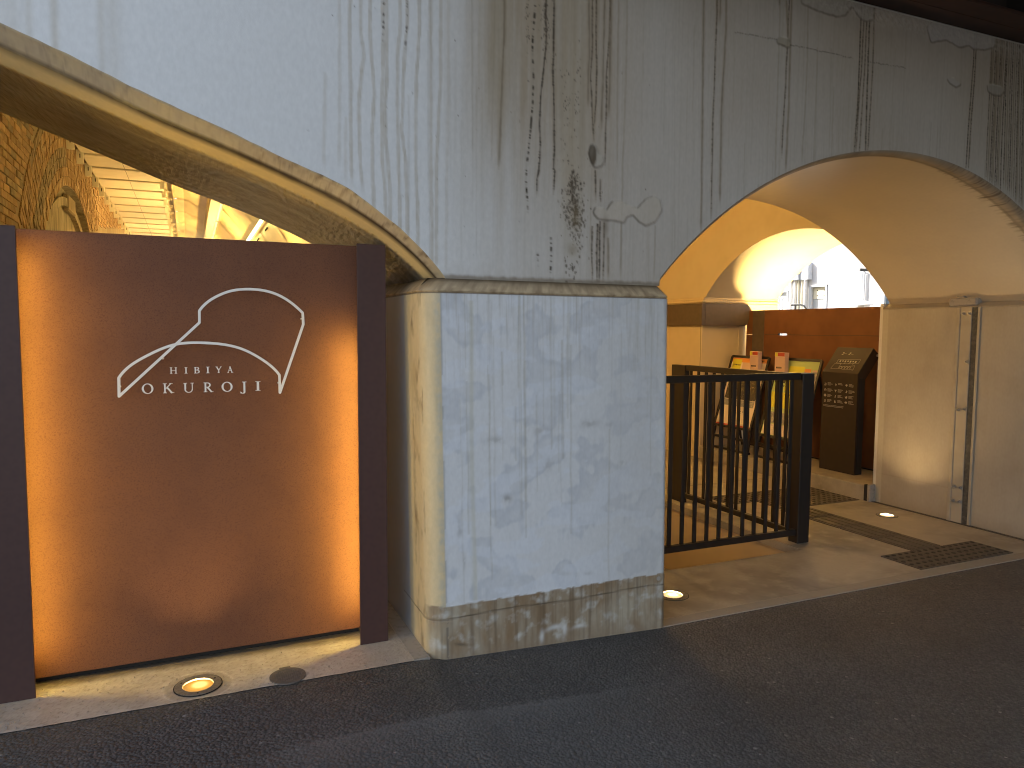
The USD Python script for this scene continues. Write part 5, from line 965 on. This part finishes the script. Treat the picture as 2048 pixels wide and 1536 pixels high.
for k in range(8):
    y0 = 7.5 + 2.6 * k; obj('length', trimesh.creation.cylinder(0.06, segment=[(0.62, y0, 3.92), (0.62, y0 + 2.58, 3.92)], sections=20), 'galvanised', pp, smooth=40)
    obj('collar', trimesh.creation.cylinder(0.068, segment=[(0.62, y0 + 2.55, 3.92), (0.62, y0 + 2.62, 3.92)], sections=20), 'galvanised', pp, smooth=40)
emit_mat('tube_glow', (1.0, 0.82, 0.30), 2.6)
ft = thing('strip_lamp', 'row of glowing tube lamps on the vault of the passage', 'tube lamp')
obj('tray', bx(1.10, 1.17, 9.0, 30, 3.20, 3.235, 0.004), 'duct', ft)
for k in range(15): y0 = 9.0 + 1.4 * k; obj('tube', trimesh.creation.cylinder(0.028, segment=[(1.085, y0, 3.185), (1.085, y0 + 1.36, 3.185)], sections=14), 'tube_glow', ft)
for k in range(10):
    y0 = 11.5 + 1.6 * k
    for j in range(3): obj('fixing', bx(1.235 - 0.0 + 0.0, 1.255, y0 + 0.14 * j, y0 + 0.06 + 0.14 * j, 3.16, 3.19), 'dark_gap', ft)
emit_mat('added_uplight_near', (1.0, 0.64, 0.20), 62.0)
emit_mat('added_uplight_glow', (1.0, 0.62, 0.19), 260.0)
for k, y in enumerate((7.0, 11.5, 16.5, 21.5, 26.5)):  # unseen lamps added behind the sign to brighten the passage
    L = thing('uplight', ['first', 'second', 'third', 'fourth', 'fifth'][k] + ' unseen lamp added to light the passage, counted from the sign', 'lamp', group='added uplights along the passage')
    obj('housing', bx(0.86, 1.02, y - 0.3, y + 0.3, 1.95, 2.0, 0.004), 'dark_steel', L)
    obj('arm', bx(1.02, 1.9, y - 0.02, y + 0.02, 1.955, 1.985), 'dark_steel', L)
    obj('lens', bx(0.875, 1.005, y - 0.28, y + 0.28, 2.0005, 2.008), 'added_uplight_near' if k < 2 else 'added_uplight_glow', L)

# ------------------------------------------------------------------ steel bridge over the street
br = thing('railway_bridge', 'dark rust red steel bridge girder over the street above the right arch', 'bridge')
ZB = 3.292
obj('flange', bx(0.5, 30, 2.90, 3.0285, ZB, ZB + 0.022, 0.003), 'girder_paint', br)
obj('flange', bx(0.5, 30, 2.772, 2.8995, ZB + 0.001, ZB + 0.0225, 0.003), 'girder_paint', br)
obj('web', bx(0.5, 30, 2.885, 2.905, ZB + 0.0226, 4.3), 'girder_web', br)
for k in range(26): x = 0.8 + 0.9 * k; obj('stiffener', bx(x, x + 0.014, 2.775, 2.8845, ZB + 0.0228, 4.28), 'girder_web', br)
for k in range(15):
    x = 1.4 + 1.6 * k; obj('cross_beam', cat(bx(x - 0.08, x + 0.08, -7.0, 2.77, 3.55, 3.57), bx(x - 0.008, x + 0.008, -7.0, 2.77, 3.571, 4.28)), 'girder_web', br)
    obj('brace', bar((x + 0.1, 2.75, 3.60), (x + 1.5, 0.4, 3.60), 0.07, 0.07), 'girder_web', br)
obj('flange', bx(0.5, 30, -1.2, -0.9, ZB, ZB + 0.022, 0.003), 'girder_paint', br); obj('web', bx(0.5, 30, -1.06, -1.04, ZB + 0.023, 4.3), 'girder_web', br)
obj('deck', bx(0.5, 30, -7.0, 3.029, 4.301, 4.6), 'deck_concrete', br)

ob = thing('opposite_abutment', 'pale painted abutment across the street under the bridge', 'abutment'); obj('wall', bx(0.5, 30, -7.2, -7.0, 0, 4.6), 'plain_paint', ob)
# ------------------------------------------------------------------ street on the far side of the arcade: pale house
al = thing('alley', None, kind='structure'); obj('surface', bx(6.6, 40, 3.031, 60, -0.1, 0.0), 'alley_ground', al)
hs = thing('white_house', 'overexposed white house wall with window seen through the side arch', 'house')
def wallhole(y0, y1, z0, z1, holes):
    p = sbox(y0, z0, y1, z1)
    for h in holes: p = p.difference(sbox(*h))
    m = extr(p, 0.2); m.apply_transform(np.array([[0, 0, 1, 10.0], [1, 0, 0, 0], [0, 1, 0, 0], [0, 0, 0, 1.0]])); trimesh.repair.fix_normals(m); return m
obj('wall', wallhole(3.5, 16, 0, 6.5, [(9.37, 1.2, 9.73, 2.28), (10.25, 1.2, 10.75, 2.22), (7.7, 1.0, 8.24, 2.22)]), 'house_paint', hs)
def window(y0, y1, z0, z1, pane):
    w_ = obj('window', cat(bx(9.985, 10.03, y0, y0 + 0.035, z0, z1), bx(9.985, 10.03, y1 - 0.035, y1, z0, z1), bx(9.984, 10.031, y0, y1, z1 - 0.03, z1 + 0.002), bx(9.985, 10.029, y0 + 0.035, y1 - 0.035, z0, z0 + 0.03)), 'house_trim', hs)
    obj('pane', bx(10.06, 10.07, y0, y1, z0, z1), pane, w_); return w_
w1 = window(9.355, 9.745, 1.19, 2.295, 'house_grey')
obj('curtain', bx(10.045, 10.055, 9.39, 9.71, 2.06, 2.262), 'curtain', w1)
for y in (9.46, 9.61):
    for z in (2.11, 2.2): obj('pin', bx(10.04, 10.0449, y, y + 0.012, z, z + 0.018), 'dark_gap', w1)
window(10.24, 10.76, 1.19, 2.235, 'house_grey'); window(7.69, 8.25, 0.99, 2.235, 'blue_glass')
obj('duct_box', cat(bx(9.90, 9.999, 9.70, 9.89, 2.395, 2.70, 0.006), bx(9.86, 9.999, 9.8905, 10.4, 2.40, 2.70, 0.006)), 'house_duct', hs)
for y, r in ((9.79, 0.03), (9.87, 0.018), (9.95, 0.018), (10.03, 0.03), (10.12, 0.035)): obj('drain_pipe', trimesh.creation.cylinder(r, segment=[(9.94, y, 0), (9.94, y, 2.41)], sections=14), 'white_metal' if r > 0.02 else 'curtain', hs, smooth=40)
for y, r in ((8.58, 0.014), (8.62, 0.01)): obj('conduit', trimesh.creation.cylinder(r, segment=[(9.96, y, 1.2), (9.96, y, 2.44)], sections=10), 'house_trim', hs)
cmr = thing('security_camera', 'small dark security camera on the white house wall', 'camera'); obj('body', bx(9.78, 9.95, 8.49, 8.53, 2.455, 2.50, 0.006), 'ink', cmr); obj('arm', tube([(9.999, 8.59, 2.44), (9.93, 8.58, 2.47), (9.88, 8.53, 2.475)], 0.01, 8), 'house_trim', cmr)
hr = thing('terrace_railing', 'thin pale railing before the left window of the white house', 'railing')
obj('top_rail', bx(9.60, 9.63, 9.97, 10.7, 2.06, 2.075), 'house_trim', hr)
for k in range(9): obj('picket', bx(9.608, 9.622, 9.98 + 0.08 * k, 9.995 + 0.08 * k, 1.0, 2.06), 'house_trim', hr)
dn_ = thing('vent_cap', 'rounded white vent cap just above the rust fence', 'vent'); m = trimesh.creation.icosphere(3, 1.0); m.apply_scale((0.12, 0.14, 0.07)); m = trimesh.intersections.slice_mesh_plane(m, (0, 0, 1), (0, 0, 0), cap=True); m.apply_translation((9.2, 7.92, 1.885)); obj('cap', m, 'white_metal', dn_, smooth=40); obj('stem', bx(9.14, 9.26, 7.86, 7.98, 0, 1.885), 'white_metal', dn_)
hb = thing('handrail', 'short dark curved handrail end above the fence left of the window', 'handrail'); obj('rail', tube([(9.2, 9.35, 1.93), (9.2, 9.15, 1.93), (9.2, 9.08, 1.91), (9.2, 9.0, 1.83)], 0.014, 10), 'ink', hb); obj('post', bx(9.188, 9.212, 9.25, 9.274, 0, 1.92), 'ink', hb)
